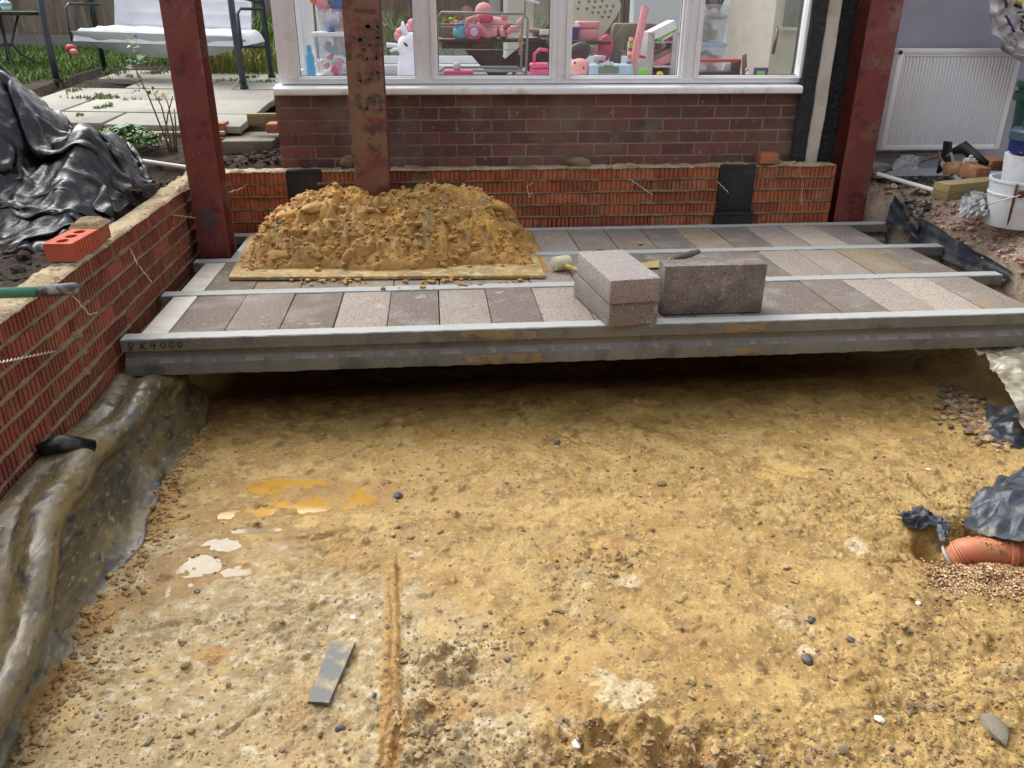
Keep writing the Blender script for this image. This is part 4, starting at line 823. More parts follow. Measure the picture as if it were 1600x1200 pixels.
Z2 += (fbm(X2, Y2, 6, 4, 3)-.5)*.05+(fbm(X2, Y2, 28, 3, 5)-.5)*.028*sst(6.2, 5.6, Y2)
Z2 = np.where((X2 < -3.2-.0*Y2) | (Y2 > 8.7), lift+.005+(fbm(X2, Y2, 3, 2, 9)-.5)*.02, Z2)
Z2 = np.where((X2 > XL-.10) & (Y2 < YW), -.6, Z2); Z2 = np.where((X2 > -.86) & (Y2 > 4.7), np.minimum(Z2, .25), Z2)
Z2 = np.where(X2 > 2.25, -.6, Z2)
gs = gridmesh('garden_soil', np.stack([X2, Y2, Z2], -1), M['soil']); tag(gs, kind='structure')
def gh(x, y): return Z2[min(max(np.searchsorted(gx, x), 0), len(gx)-1), min(max(np.searchsorted(gy, y), 0), len(gy)-1)]
# paving slabs in running rows
PX, PY = -1.27, 5.66
def inpatio(x, y):
    if y < PY+.02 or y > 8.75: return False
    return True
mb = MB(); ang = math.radians(-9); ca, sa = math.cos(ang), math.sin(ang)
edge_r = lambda y: -1.27+.05*(y-5.9)
r = 0; y0 = 5.52
while y0 < 8.9:
    dep = (.46, .62, .60, .58, .64, .62, .6, .6)[r % 8]; x = -1.22-(.0, .42, .2, .55, .1, .38)[r % 6]; xe = -1.22
    segs = []; xr = xe
    while xr > -4.6:
        xl = xr-(.9 if segs or r % 2 == 0 else .45); segs.append((xl, xr)); xr = xl
    for xl, xr in segs:
        def sh_(px, py): return (px, py-(px+1.22)*-.13*-1)
        c_ = [(xl+.012, y0+.012), (xr-.006, y0+.012), (xr-.006, y0+dep-.008), (xl+.012, y0+dep-.008)]
        c_ = [(a+.02*(b-5.5), b-.13*(a+1.22)) for a, b in c_]
        if min(a for a, b in c_) < -3.30-.0 and max(b for a, b in c_) > 7.1: continue
        if max(b for a, b in c_) > 8.8 and min(a for a, b in c_) < -3: continue
        tz_ = rng.uniform(-.006, .006); zz_ = [.22+.05*b+tz_+rng.uniform(-.004, .004) for a, b in c_]
        mb.add([(a, b, z-.045) for (a, b), z in zip(c_, zz_)]+[(a, b, z) for (a, b), z in zip(c_, zz_)], [(3, 2, 1, 0), (4, 5, 6, 7), (0, 1, 5, 4), (1, 2, 6, 5), (2, 3, 7, 6), (3, 0, 4, 7)])
    y0 += dep; r += 1
tag(mb.build('patio', M['slab'], bevel=.004), kind='structure')
# lawn
lx = np.arange(-9, -1.4, .1); ly = np.arange(6.9, 10.62, .1); LX, LY = np.meshgrid(lx, ly, indexing='ij'); bd = (LX < -3.25-.25*(8.2-LY)*(LY < 8.2)) | (LY > 8.85)
LZ = np.where(bd, .22+.05*LY+.008+(fbm(LX, LY, 4, 2, 3)-.5)*.03, .1); tag(gridmesh('lawn', np.stack([LX, LY, LZ], -1), M['lawn']), kind='structure')
def blades(n, region, name, m, h=(.03, .08), label='', wd=.004, cat='grass'):
    mb = MB()
    for k in range(n):
        q = region()
        if q is None: continue
        x, y, z = q; a = rng.uniform(0, 6.28); hh = rng.uniform(*h); le = rng.uniform(.2, .9)*hh; wv = wd*rng.uniform(.7, 1.4); px, py = -math.sin(a)*wv, math.cos(a)*wv
        dx, dy = math.cos(a)*le, math.sin(a)*le
        mb.v += [(x-px, y-py, z), (x+px, y+py, z), (x+dx*.35+px*.7, y+dy*.35+py*.7, z+hh*.65), (x+dx*.35-px*.7, y+dy*.35-py*.7, z+hh*.65), (x+dx, y+dy, z+hh)]
        b = len(mb.v)-5; mb.f += [(b, b+1, b+2, b+3), (b+3, b+2, b+4)]
    return tag(mb.build(name, m, fixn=False), label, cat, kind='stuff')
def lawnreg():
    x = rng.uniform(-6.2, -2.2) if rng.random() < .85 else rng.uniform(-2.2, 3); y = rng.uniform(6.9, 10.6)
    if x < -3.25-.25*(8.2-y)*(y < 8.2) or y > 8.85: return x, y, .22+.05*y
    return None
blades(26000, lawnreg, 'grass', M['grass'], (.03, .09), 'green lawn grass left of the patio and around the garden table', .005)
joints = [((100,112),(165,107)),((75,128),(140,124)),((95,150),(200,110)),((60,152),(200,156)),((120,182),(175,165)),((150,150),(250,156)),((300,128),(430,128)),((330,110),(435,110)),((200,120),(260,112)),((250,118),(300,112)),((360,130),(430,112)),((140,122),(190,104))]
def jointreg():
    a, b = joints[rng.integers(len(joints))]; t = rng.random(); p = GS(a[0]+(b[0]-a[0])*t+rng.normal()*3, a[1]+(b[1]-a[1])*t+rng.normal()*1.2)
    if fbm(np.array(p[0]), np.array(p[1]), 5, 3, 5) < .52: return None
    return p[0], p[1], p[2]-.002
blades(3000, jointreg, 'grass', M['grass'], (.008, .034), 'weeds and grass growing in the joints of the patio slabs', .006)
def backreg():
    p = GS(rng.uniform(300, 450), rng.uniform(72, 116)); return p[0], p[1], p[2]
blades(3000, backreg, 'grass', M['leaf_yellow'], (.05, .30), 'long weeds under and behind the swing seat', .007)
def fenceweed():
    x = rng.uniform(-2.6, 1.6); y = rng.uniform(8.9, 10.3); return x, y, .22+.05*y
blades(5000, fenceweed, 'grass', M['grass'], (.1, .55), 'tall green weeds in front of the fence behind the conservatory', .010)
def leafcloud(mb, n, cfn, r=(.012, .03)):
    for k in range(n):
        x, y, z = cfn(); a = rng.uniform(0, 6.28); s = rng.uniform(*r); ti = rng.uniform(-.5, .9); d = Vector((math.cos(a), math.sin(a), ti)).normalized()*s; p = Vector((-math.sin(a), math.cos(a), rng.uniform(-.3, .3)))*s*.45; c = Vector((x, y, z)); dn = Vector((0, 0, -.18*s))
        mb.add([c-d, c-d*.2+p, c+d*.6+p*.7, c+d+dn, c+d*.6-p*.7, c-d*.2-p], [(0, 1, 5), (1, 2, 4, 5), (2, 3, 4)])
    return mb
def weedreg():
    p = G(rng.uniform(70, 250), rng.uniform(188, 232), .40); x, y = p[0]+rng.normal()*.03, p[1]; return x, y, gh(x, y)+rng.uniform(.0, .04)
tag(leafcloud(MB(), 2600, weedreg, (.01, .024)).build('ground_weeds', M['leaf_yellow'], fixn=False), 'low weeds and ivy between the patio edge and the black polythene', 'weeds', kind='stuff')
# leafy plant
c = G(205, 236, .40); zc = gh(c[0], c[1]); t = thing('leafy_plant', 'low bushy plant with round green leaves in the soil beside the patio', 'plant', (c[0], c[1], zc))
def lf():
    a = rng.uniform(0, 6.28); rr_ = rng.random()**.5*.17; return c[0]+math.cos(a)*rr_*1.15, c[1]+math.sin(a)*rr_*.8, zc+.02+.13*(1-(rr_/.2)**2)*rng.uniform(.5, 1.1)
leafcloud(MB(), 340, lf, (.02, .036)).build('foliage', M['leaf'], t, fixn=False)
mb = MB()
for k in range(9): a = k*.7; mb.tube([c*[1, 1, 0]+[0, 0, zc-.02], (c[0]+math.cos(a)*.08, c[1]+math.sin(a)*.06, zc+.09)], .003, 5)
mb.build('stems', M['stem'], t)
# rose bush with bare canes
rb0 = G(268, 236, .40); zr = gh(rb0[0], rb0[1]); t = thing('rose_bush', 'spindly rose bush with bare canes and a leafy tip in front of the patio', 'plant', (rb0[0], rb0[1], zr-.02)); yr = rb0[1]
mb = MB(); canes = [[(268,238),(250,195),(230,145),(215,118),(206,72)],[(270,238),(262,205),(252,165),(240,145)],[(273,238),(270,195),(262,160),(256,148)],[(276,238),(274,190),(272,170)],[(265,238),(258,215),(262,180),(270,150)]]
for cn in canes: mb.tube([V(u, v, yr+.03*i) for i, (u, v) in enumerate(cn)], [.006-.0008*i for i in range(len(cn))], 6)
mb.build('canes', M['stem'], t, smooth='all')
def rl(lst, sp):
    def f():
        u, v = lst[rng.integers(len(lst))]; q = V(u+rng.normal()*sp, v+rng.normal()*sp, yr+rng.normal()*.02); return q
    return f
leafcloud(MB(), 46, rl([(206,72),(210,90),(207,100),(215,95),(203,64),(222,95),(212,80)], 5), (.014, .03)).build('foliage', M['leaf'], t, fixn=False)
leafcloud(MB(), 26, rl([(238,140),(250,147),(230,135),(258,150)], 4), (.012, .024)).build('foliage', M['leaf_yellow'], t, fixn=False)
leafcloud(MB(), 22, rl([(215,120),(216,132),(213,142),(222,138)], 3), (.010, .022)).build('withered_leaves', M['leaf_brown'], t, fixn=False)
# patio edge: riser, timbers, bricks, pale kerb
def boxpx(name, m, a, b, y0, y1, label=None, cat=None, parent=None, bev=.003, group=None):
    """box whose front face spans two pixels on the plane y0, and goes back to y1"""
    p, q = V(*a, y0), V(*b, y0); o = MB().b2(p[0], q[0], y0, y1, min(p[2], q[2]), max(p[2], q[2])).build(name, m, parent, bevel=bev)
    if label: tag(o, label, cat, group)
    return o
boxpx('concrete_riser', M['concrete_old'], (342, 186), (424, 215), 5.95, 6.06, 'dark mossy concrete riser under the patio edge, right of the left column', 'kerb')
boxpx('timber_board', M['timber'], (385, 178), (437, 196), 5.55, 5.60, 'weathered timber board propped between the patio and the brick wall', 'timber')
boxpx('loose_brick', M['orange_brick'], (415, 194), (440, 208), 5.35, 5.5, 'orange brick wedged under the timber beside the conservatory wall', 'brick')
boxpx('loose_brick', M['orange_brick'], (340, 193), (352, 212), 5.5, 5.65, 'orange brick end showing just right of the left column under the patio', 'brick')
boxpx('kerb_stone', M['concrete_old'], (345, 221), (428, 240), 5.15, 5.28, 'pale-topped concrete kerb lying on the soil left of the conservatory wall', 'kerb')
boxpx('path_strip', M['concrete_old'], (340, 216), (436, 224), 5.45, 5.75).update_tag(); bpy.data.objects['path_strip']['kind'] = 'structure'
boxpx('pale_batten', M['pale_timber'], (205, 207), (350, 211), 5.30, 5.34, 'pale timber batten along the foot of the patio behind the rose bush', 'timber')
a, b, c_ = V(176, 251, 4.93), V(220, 252, 4.90), V(292, 262, 4.86); t = thing('water_pipe', 'white plastic pipe lying along the far rim of the dark soil hole', 'pipe', tuple(a))
MB().tube([a, b], .014, 12).build('pipe_length', M['white_pipe'], t, smooth=True); MB().tube([b+[.012, 0, 0], c_], .013, 12).build('pipe_length', M['white_pipe'], t, smooth=True)
b3 = V(215, 270, 4.80); mbs = MB().blob(tuple(b3), .022, 5, 2, (1, 1, 1), .2); tag(mbs.build('hanging_bulb', M['leaf_yellow'], smooth=True), 'pale plant bulb hanging in the dark hole below the white pipe', 'bulb')
# ------------------------------------------------------------------ swing seat
FL, FR, RL, RR = GS(90, 129), GS(382, 139), GS(164, 108), GS(425, 121)
t = thing('swing_seat', 'garden swing seat with white quilted cushions and a dark grey tube frame', 'swing seat', tuple((FL+FR+RL+RR)/4))
ux = (FR-FL)/np.linalg.norm(FR-FL); uyv = np.array([-ux[1], ux[0], 0]); uyv /= np.linalg.norm(uyv)
apL = FL+uyv*.55+[0, 0, 1.75]+ux*.05; apR = FR+uyv*.55+[0, 0, 1.75]-ux*.05
def arc(a, b, lean):
    P = [a]
    for s_ in np.linspace(.1, 1, 12): P.append(a+(b-a)*s_+np.array([0, 0, .0])-uyv*lean*math.sin(s_*PI)+[0, 0, .10*math.sin(s_*PI)])
    return P
for a, b, l_ in ((FL, apL, .22), (FR, apR, .22)): MB().tube(arc(a, b, l_), .026, 12).build('leg', M['swing_metal'], t, smooth='all')
for a, b in ((RL, apL), (RR, apR)): MB().tube([a, b], .024, 12).build('leg', M['swing_metal'], t, smooth='all')
MB().tube([apL-ux*.05, apR+ux*.05], .024, 10).build('top_bar', M['swing_metal'], t, smooth='all')
for a in (FL, FR, RL, RR): MB().lathe([(.035, 0), (.035, .015), (.028, .03)], tuple(a), 14).build('foot_cap', M['debris_black'], t, smooth=True)
k1, k2 = RL+(apL-RL)*.15, RR+(apR-RR)*.15; MB().tube([k1, k2], .014, 8).build('rear_bar', M['swing_metal'], t, smooth='all')
MB().tube([FL+(apL-FL)*.40-uyv*.2, RL+(apL-RL)*.36], .012, 8).build('side_bar', M['swing_metal'], t, smooth='all'); MB().tube([FR+(apR-FR)*.40-uyv*.2, RR+(apR-RR)*.36], .012, 8).build('side_bar', M['swing_metal'], t, smooth='all')
sl, sr_ = V(110, 46, 7.9), V(370, 55, 7.45)
sx = (sr_-sl); Ls = np.linalg.norm(sx); sx /= Ls; sy = np.array([-sx[1], sx[0], 0]); sy /= np.linalg.norm(sy)
def quilt(org, du, dv, dn, Lu, Lv, thick, nu, nv, name, m, tufts=(6, 4)):
    U, W_ = np.meshgrid(np.linspace(0, 1, nu), np.linspace(0, 1, nv), indexing='ij')
    rowv = W_*tufts[1]; q = np.abs(np.sin(PI*rowv))**.5; qu = np.abs(np.sin(PI*(U*tufts[0]+.25*np.sin(PI*rowv))))**.6
    b = thick*(.72+.28*q*(.55+.45*qu)); e = np.minimum(np.minimum(U, 1-U)*Lu, np.minimum(W_, 1-W_)*Lv); b = b*np.clip(e/.05, 0, 1)**.45
    P = org+du*(U*Lu)[..., None]+dv*(W_*Lv)[..., None]+dn*(b+.012*(fbm(U*Lu, W_*Lv, 6, 3, 4)-.5))[..., None]
    o = gridmesh(name, P, m, t); return o
quilt(sl-[0, 0, .09], sx, sy+np.array([0, 0, .06]), np.array([0, 0, 1.]), Ls, .48, .10, 110, 60, 'seat_cushion', M['cushion'], (6, 4))
bo = sl+sy*.42+sx*.12+[0, 0, -.04]; bv = np.array([0, 0, 1.])+sy*.28; bv /= np.linalg.norm(bv)
quilt(bo, sx, bv, np.cross(bv, sx)*-1*-1, Ls-.22, .75, .09, 120, 90, 'back_cushion', M['cushion'], (6, 7))
U, W_ = np.meshgrid(np.linspace(0, 1, 80), np.linspace(0, 1, 24), indexing='ij')
P = (sl-[0, 0, .085])+sx*(.0+U*Ls)[..., None]+np.stack([0*U, 0*U, .075-W_*(.03+.17*np.sin(np.clip(U*1.0, 0, 1)*PI)**.5)], -1)-sy*(.008+.012*np.sin(U*40+W_*3)*W_+.02*np.sin(U*11)*W_-.12*W_**2)[..., None]
gridmesh('valance', P, M['valance'], t)
for q0, s_ in ((sl, 1), (sr_, -1)):
    b0 = q0+sy*.02-sx*.02*s_; MB().tube([b0+[0, 0, -.1], b0+[0, 0, .16], b0+sy*.05+[0, 0, .2], b0+sy*.45+[0, 0, .2]], .013, 8).build('armrest', M['swing_metal'], t, smooth='all')
    h0 = b0+sy*.3+[0, 0, .15]; MB().tube([h0, (h0*.6+(apL if s_ > 0 else apR)*.4)], .007, 6).build('hanger', M['swing_metal'], t, smooth='all')
c = V(112, 77, 8.3); t2 = thing('red_toy', 'small red and white toy on the grass behind the left leg of the swing', 'toy', tuple(c)); MB().blob(tuple(c), .055, 3, 2, (1, .8, .8), .2).build('toy_body', M['red'], t2, smooth='all'); MB().blob(tuple(c+[.03, -.04, -.02]), .035, 4, 2, (1, .8, .8), .2).build('toy_face', M['pink'], t2, smooth='all')
# ------------------------------------------------------------------ garden table
tcx = V(2, 10, 8.75); tc = np.array([tcx[0]-.04, 8.75, 1.150]); g0 = .22+.05*8.75
t = thing('garden_table', 'round garden table with dark metal legs on the lawn, cut by the left edge', 'table', (tc[0], tc[1], g0))
MB().lathe([(.30, -.012), (.385, -.012), (.392, 0), (.385, .014), (.375, .016)], tuple(tc), 40).build('table_top', M['tabletop'], t, smooth=True, ang=40)
MB().lathe([(.388, -.022), (.400, -.022), (.400, .006), (.394, .006)], tuple(tc), 40, caps=False).build('rim', M['debris_black'], t, smooth=True)
for k in range(4):
    a = k*PI/2+.5; d_ = np.array([math.cos(a), math.sin(a), 0]); P = [tc+d_*.16+[0, 0, -.02], tc+d_*.10+[0, 0, -.15], tc+d_*.05+[0, 0, -.27], tc+d_*.10+[0, 0, -.36], tc+d_*.24+[0, 0, -.45]]; P.append(np.array([tc[0]+d_[0]*.30, tc[1]+d_[1]*.30, g0+.01])); MB().tube(P, .011, 8).build('leg', M['swing_metal'], t, smooth='all')
MB().lathe([(.05, 0), (.055, .012), (.05, .024)], (tc[0], tc[1], tc[2]-.29), 20).build('leg_ring', M['swing_metal'], t, smooth=True)
c = V(8, 5, 8.6); t = thing('candle_holder', 'small white and turquoise holder on the garden table', 'holder', (c[0], 8.6, 1.166)); MB().lathe([(.02, 0), (.035, .01), (.05, .05), (.045, .07), (.015, .09), (.03, .13)], (c[0], 8.6, 1.167), 16).build('holder_body', M['whiteprint'], t, smooth=True); MB().lathe([(.052, .04), (.052, .06)], (c[0], 8.6, 1.167), 16).build('holder_band', M['tealblue'], t)
# ------------------------------------------------------------------ fence
FY = 10.62; t = thing('garden_fence', 'weathered close-board timber fence over concrete gravel boards across the back of the garden', 'fence', (-1, FY, .72))
mb = MB(); x = -8.5
while x < 5.5:
    wd = rng.uniform(.088, .104); y = FY+rng.uniform(-.004, .004); mb.add([(x, y-.004, .92), (x+wd+.012, y+.006, .92), (x+wd+.012, y+.010, .92), (x, y+.012, .92), (x, y-.004, 2.6), (x+wd+.012, y+.006, 2.6), (x+wd+.012, y+.010, 2.6), (x, y+.012, 2.6)], [(3, 2, 1, 0), (4, 5, 6, 7), (0, 1, 5, 4), (1, 2, 6, 5), (2, 3, 7, 6), (3, 0, 4, 7)]); x += wd
mb.build('boards', M['fence'], t)
MB().b2(-8.5, 5.5, FY-.03, FY+.04, .60, .915).build('gravel_board', M['gravel_board'], t); MB().b2(-8.5, 5.5, FY-.022, FY-.005, .916, .945).build('bottom_rail', M['fence'], t)
for xp in (-6.3, -3.45, -.6, 2.2): MB().b2(xp-.05, xp+.05, FY-.07, FY-.03, .6, 2.6).build('post', M['fence'], t)
# ------------------------------------------------------------------ conservatory
hx0, hx1 = V(434, 200, YH)[0], V(1243, 200, YH)[0]; zs0, zs1 = V(640, 147.5, YH)[2], V(640, 134.5, 4.83)[2]
con = thing('conservatory', 'white-framed conservatory on a purple-brown brick base, full of toys', 'conservatory', ((hx0+hx1)/2, YH, .25))
B = MB(); k = 0; z1 = zs0-.004; r_ = random.Random(4)
while z1 > .22:
    z0 = z1-.061; s = hx0-(.1 if k % 2 else 0)
    while s < hx1:
        if s+.194 > hx0+.02:
            a, b = max(s, hx0), min(s+.194, hx1)
            if b-a > .03: B.b2(a, b, YH-.001*r_.random(), YH+.1, z0+r_.uniform(-.001, .001), z1+r_.uniform(-.001, .001))
        s += .2035
    for y in np.arange(YH+.11, 7.3, .2255): B.b2(hx0, hx0+.1, y-(.11 if k % 2 else 0), y+.215-(.11 if k % 2 else 0), z0, z1)
    z1 -= .0700; k += 1
B.build('brick_courses', M['house_brick'], con)
ss = np.arange(hx0+.002, hx1-.002, .01); zz = np.arange(.2, zs0, .008); SS, ZZ = np.meshgrid(ss, zz, indexing='ij'); f = fbm(SS, ZZ, 25, 3, 6)
gridmesh('mortar', np.stack([SS, YH+.003-.003*f, ZZ], -1), M['house_mortar'], con)
MB().b2(hx0+.003, hx0+.097, YH+.1, 7.3, .2, zs0-.002).build('side_wall_core', M['house_mortar'], con)
xs0, xs1 = V(427, 140, 4.80)[0], V(1254, 140, 4.80)[0]
Pf = [(4.795, zs0+.004), (4.793, zs0+.010), (4.795, zs1-.012), (4.803, zs1-.004), (4.90, zs1+.006), (4.95, zs1+.006), (4.95, zs0), (4.81, zs0)]
m = MB(); n = len(Pf); m.add([(xs0, y, z) for y, z in Pf]+[(xs1, y, z) for y, z in Pf], [(i, (i+1) % n, n+(i+1) % n, n+i) for i in range(n)]+[tuple(range(n))[::-1], tuple(range(n, 2*n))])
m.build('sill', M['sillm'], con, bevel=.002)
MB().b2(xs0, hx0+.16, 4.951, 7.4, zs0, zs1+.002).build('sill', M['sillm'], con, bevel=.004)
YG = 4.90; zfb = zs1+.010; zg = V(760, 118, YG)[2]; ZTOP = 2.05
GX = [(470, 649), (685, 857), (890.6, 1057), (1089, 1251)]
gxw = [(V(a, 118, YG)[0], V(b, 118, YG)[0]) for a, b in GX]
xl = V(436, 125, 4.87)[0]; xr = V(1256, 125, 4.87)[0]
wf = MB().b2(xl, xr, 4.868, 4.93, zfb, zfb+.028); wf.b2(xl, xr, 4.868, 4.93, ZTOP-.03, ZTOP)
edges = [xl]+[(gxw[i][1]+gxw[i+1][0])/2 for i in range(3)]+[xr]
for i, e in enumerate(edges):
    h = .028; a, b = (e, e+.055) if i == 0 else ((e-.04, e) if i == 4 else (e-h, e+h)); wf.b2(a, b, 4.868, 4.93, zfb+.0281, ZTOP-.0301)
frame = wf.build('window_frame', M['upvc'], con, bevel=.003)
for i, (a, b) in enumerate(gxw):
    L_, R_ = edges[i]+(.056 if i == 0 else .029), edges[i+1]-(.041 if i == 3 else .029); y0, y1 = 4.852, 4.92; zb, zt_ = zfb+.0290, ZTOP-.031
    m = MB()                     # mitred sash, four bars of trapezoid plan with a stepped bead
    for (o_, in_, ya) in (((L_, R_, zb, zt_), (a-.014, b+.014, zg-.016, zt_-.05), y0), ((a-.0142, b+.0142, zg-.0162, zt_-.0498), (a, b, zg, zt_-.065), y0+.018)):
        O = [(o_[0], o_[2]), (o_[1], o_[2]), (o_[1], o_[3]), (o_[0], o_[3])]; I = [(in_[0], in_[2]), (in_[1], in_[2]), (in_[1], in_[3]), (in_[0], in_[3])]
        for q in range(4):
            p = [O[q], O[(q+1) % 4], I[(q+1) % 4], I[q]]; cx_, cz_ = sum(x for x, z in p)/4, sum(z for x, z in p)/4; p = [(cx_+(x-cx_)*.9992, cz_+(z-cz_)*.9992) for x, z in p]
            m.add([(x, ya, z) for x, z in p]+[(x, y1, z) for x, z in p], [(0, 1, 2, 3), (7, 6, 5, 4)]+[(k, 4+k, 4+(k+1) % 4, (k+1) % 4) for k in range(4)])
    sa_ = m.build('sash', M['upvc'], con, bevel=.0025)
    MB().add([(a-.003, YG, zg-.003), (b+.003, YG, zg-.003), (b+.003, YG, zt_-.06), (a-.003, YG, zt_-.06)], [(0, 1, 2, 3)]).build('glass_pane', M['glass'], sa_)
    gk = MB()
    for (x0, x1, z0, z1) in ((a-.0005, a+.003, zg, zt_-.065), (b-.003, b+.0005, zg, zt_-.065), (a, b, zg-.0005, zg+.003)): gk.b2(x0, x1, YG-.003, YG+.001, z0, z1)
    gk.build('gasket', M['debris_black'], sa_)
BY = 7.35
# left side glazing, rear glazing
m = MB()
for y in (4.96, 5.5, 6.1, 6.7, 7.25): m.b2(hx0+.04, hx0+.095, y, y+.055, zfb, ZTOP)
m.b2(hx0+.035, hx0+.1, 4.96, BY, zfb-.03, zfb+.045).build('side_frame', M['upvc'], con, bevel=.003)
xbr = V(988, 20, BY)[0]
m = MB().b2(hx0+.1, xbr, BY, BY+.06, .775, .835); m.b2(hx0+.1, xbr, BY-.16, BY+.05, .70, .772)
for u in (470, 560, 793, 905): x_ = V(u, 20, BY)[0]; m.b2(x_-.03, x_+.03, BY-.001, BY+.058, .8351, ZTOP)
m.build('rear_frame', M['upvc'], con, bevel=.003)
MB().b2(V(793, 20, BY)[0], V(833, 20, BY)[0], BY-.04, BY-.001, .3, ZTOP).build('door_stile', M['cream'], con, bevel=.003)
xh = V(822, 5, BY)[0]; MB().tube([(xh, BY-.04, 1.265), (xh, BY-.08, 1.265), (xh+.10, BY-.08, 1.245)], .011, 8).build('door_handle', M['upvc'], con, smooth='all')
MB().add([(hx0+.1, BY+.03, .83), (xbr, BY+.03, .83), (xbr, BY+.03, ZTOP), (hx0+.1, BY+.03, ZTOP)], [(0, 1, 2, 3)]).build('rear_glass', M['glass'], con)
MB().b2(hx0+.1, xbr, BY+.0, BY+.1, .2, .6995).build('rear_dwarf_wall', M['gloss_white'], con)
MB().b2(xbr, 2.9, BY-.05, BY+.1, .2, ZTOP).build('white_end_wall', M['gloss_white'], con)
MB().b2(hx0+.1, 2.9, 4.96, BY-.001, .28, .30).build('interior_floor', M['floorin'], con)
MB().b2(hx0+.1, hx1+.0, 4.958, 5.25, zfb-.06, zfb-.005).build('inner_ledge', M['gloss_white'], con)
# party wall with door at the right of the room
q0 = V(1135, 60, 6.6); q1 = V(1300, 60, 5.6)
def wallseg(a, b, z0, z1, th, m, name, bev=0, parent=con):
    a, b = np.array(a[:2]), np.array(b[:2]); d_ = (b-a)/np.linalg.norm(b-a); n_ = np.array([d_[1], -d_[0]])*-th
    return MB().prism([tuple(a), tuple(b), tuple(b+n_), tuple(a+n_)], z0, z1).build(name, m, parent, bevel=bev)
wallseg((V(1135, 60, 6.9)[0], 6.9), (V(1206, 60, 6.2)[0], 6.2), .28, ZTOP, .08, M['warm_wall'], 'chimney_side')
wallseg((V(1085, 60, BY-.06)[0], BY-.06), (V(1136, 60, 6.9)[0], 6.9), .28, ZTOP, .08, M['gloss_white'], 'inner_wall')
da, db = (V(1206, 60, 6.2)[0], 6.2), (V(1330, 60, 5.95)[0], 5.95)
door = wallseg(da, db, .28, ZTOP, .06, M['cream'], 'door_leaf')
zr0 = V(1230, 42, 6.12)[2]
wallseg((V(1226, 20, 6.14)[0], 6.148), (V(1325, 60, 5.93)[0], 5.948), zr0, ZTOP-.05, -.012, M['frost'], 'door_glass', parent=door)
wallseg((V(1216, 20, 6.14)[0], 6.150), (V(1325, 60, 5.92)[0], 5.940), zr0-.022, zr0-.002, -.02, M['cream'], 'door_bead', parent=door)
hh = V(1211, 60, 6.1); MB().tube([hh+[0, -.0, .07], hh+[0, -.03, .04], hh+[-.01, -.04, -.02], hh+[0, 0, -.10]], .012, 8).build('door_handle', M['copper'], door, smooth='all')
# ------------------------------------------------------------------ toys in the conservatory
def toy(name, label, cat, loc): return thing(name, label, cat, tuple(map(float, loc)))
ZL = zfb-.005      # inner ledge top
def P_(u, v, y): return V(u, v, y)
# blue bottle
c = P_(486, 112, 5.04); z0 = ZL; zt_ = P_(486, 70, 5.04)[2]; h = zt_-z0; t = toy('bottle', 'bright blue plastic bottle at the left end of the window ledge', 'bottle', (c[0], 5.04, z0))
MB().lathe([(.022, 0), (.026, .01), (.026, h*.38), (.023, h*.45), (.025, h*.5), (.025, h*.68), (.02, h*.76), (.014, h*.8)], (c[0], 5.04, z0), 20).build('bottle_body', M['cyan'], t, smooth=True, ang=50); MB().lathe([(.014, h*.8), (.015, h*.92), (.010, h)], (c[0], 5.04, z0), 16).build('cap', M['cyan'], t, smooth=True)
# stacked clear boxes full of toys
def toybox(name, label, u0, u1, vb, vt, y, d=.22, lid='upvc', seed=0, content=('pink', 'lilac', 'orange_toy', 'tealblue', 'hotpink')):
    p, q = P_(u0, vb, y), P_(u1, vt, y); x0, x1, z0, z1 = p[0], q[0], p[2], q[2]; t = toy(name, label, 'storage box', ((x0+x1)/2, y, z0))
    cx, cy, w_, h = (x0+x1)/2, y+d/2, x1-x0, z1-z0; B = MB(); b, tt = .88, 1.
    vs = []
    for zz_, s_ in ((z0, b), (z1, tt)):
        for sx_, sy_ in ((-1, -1), (1, -1), (1, 1), (-1, 1)): vs.append((cx+sx_*w_/2*s_, cy+sy_*d/2*s_, zz_))
    B.add(vs, [(0, 1, 5, 4), (1, 2, 6, 5), (2, 3, 7, 6), (3, 0, 4, 7), (3, 2, 1, 0)]); B.build('tub', M['clearbox'], t)
    if lid: MB().box((cx, cy, z1+.008), (w_*1.06, d*1.06, .022)).build('lid', M[lid], t, bevel=.004)
    r2 = random.Random(seed)
    for k in range(16): MB().blob((cx+r2.uniform(-.36, .36)*w_, cy+r2.uniform(-.38, .3)*d, z0+r2.uniform(.1, .85)*h), r2.uniform(.018, .038), k, 2, (1, 1, r2.uniform(.5, 1)), .3).build('toy_piece', M[r2.choice(content)], t, smooth='all')
    return t
toybox('storage_box', 'clear box of coloured toys with a white lid beside the blue bottle', 494, 552, 116, 56, 5.08, .26, 'upvc', 1)
toybox('storage_box', 'upper clear tub of mixed toys stacked on the white-lidded box', 498, 556, 48, 14, 5.10, .24, None, 2, ('tealblue', 'lilac', 'pink', 'bookblue', 'hotpink'))
c = P_(505, 5, 5.2); t = toy('toy_animal', 'orange and pink soft toy on top of the left stack of boxes', 'soft toy', c)
for k, (du, dv, r, m_) in enumerate(((0, 0, .05, 'pink'), (-10, -6, .04, 'orange_toy'), (22, 0, .05, 'bookblue'), (30, -2, .03, 'yellow'), (12, -4, .045, 'greygreen'))): MB().blob(tuple(P_(505+du, 3+dv, 5.2)), r, k, 2, (1, 1, 1), .25).build('plush_part', M[m_], t, smooth='all')
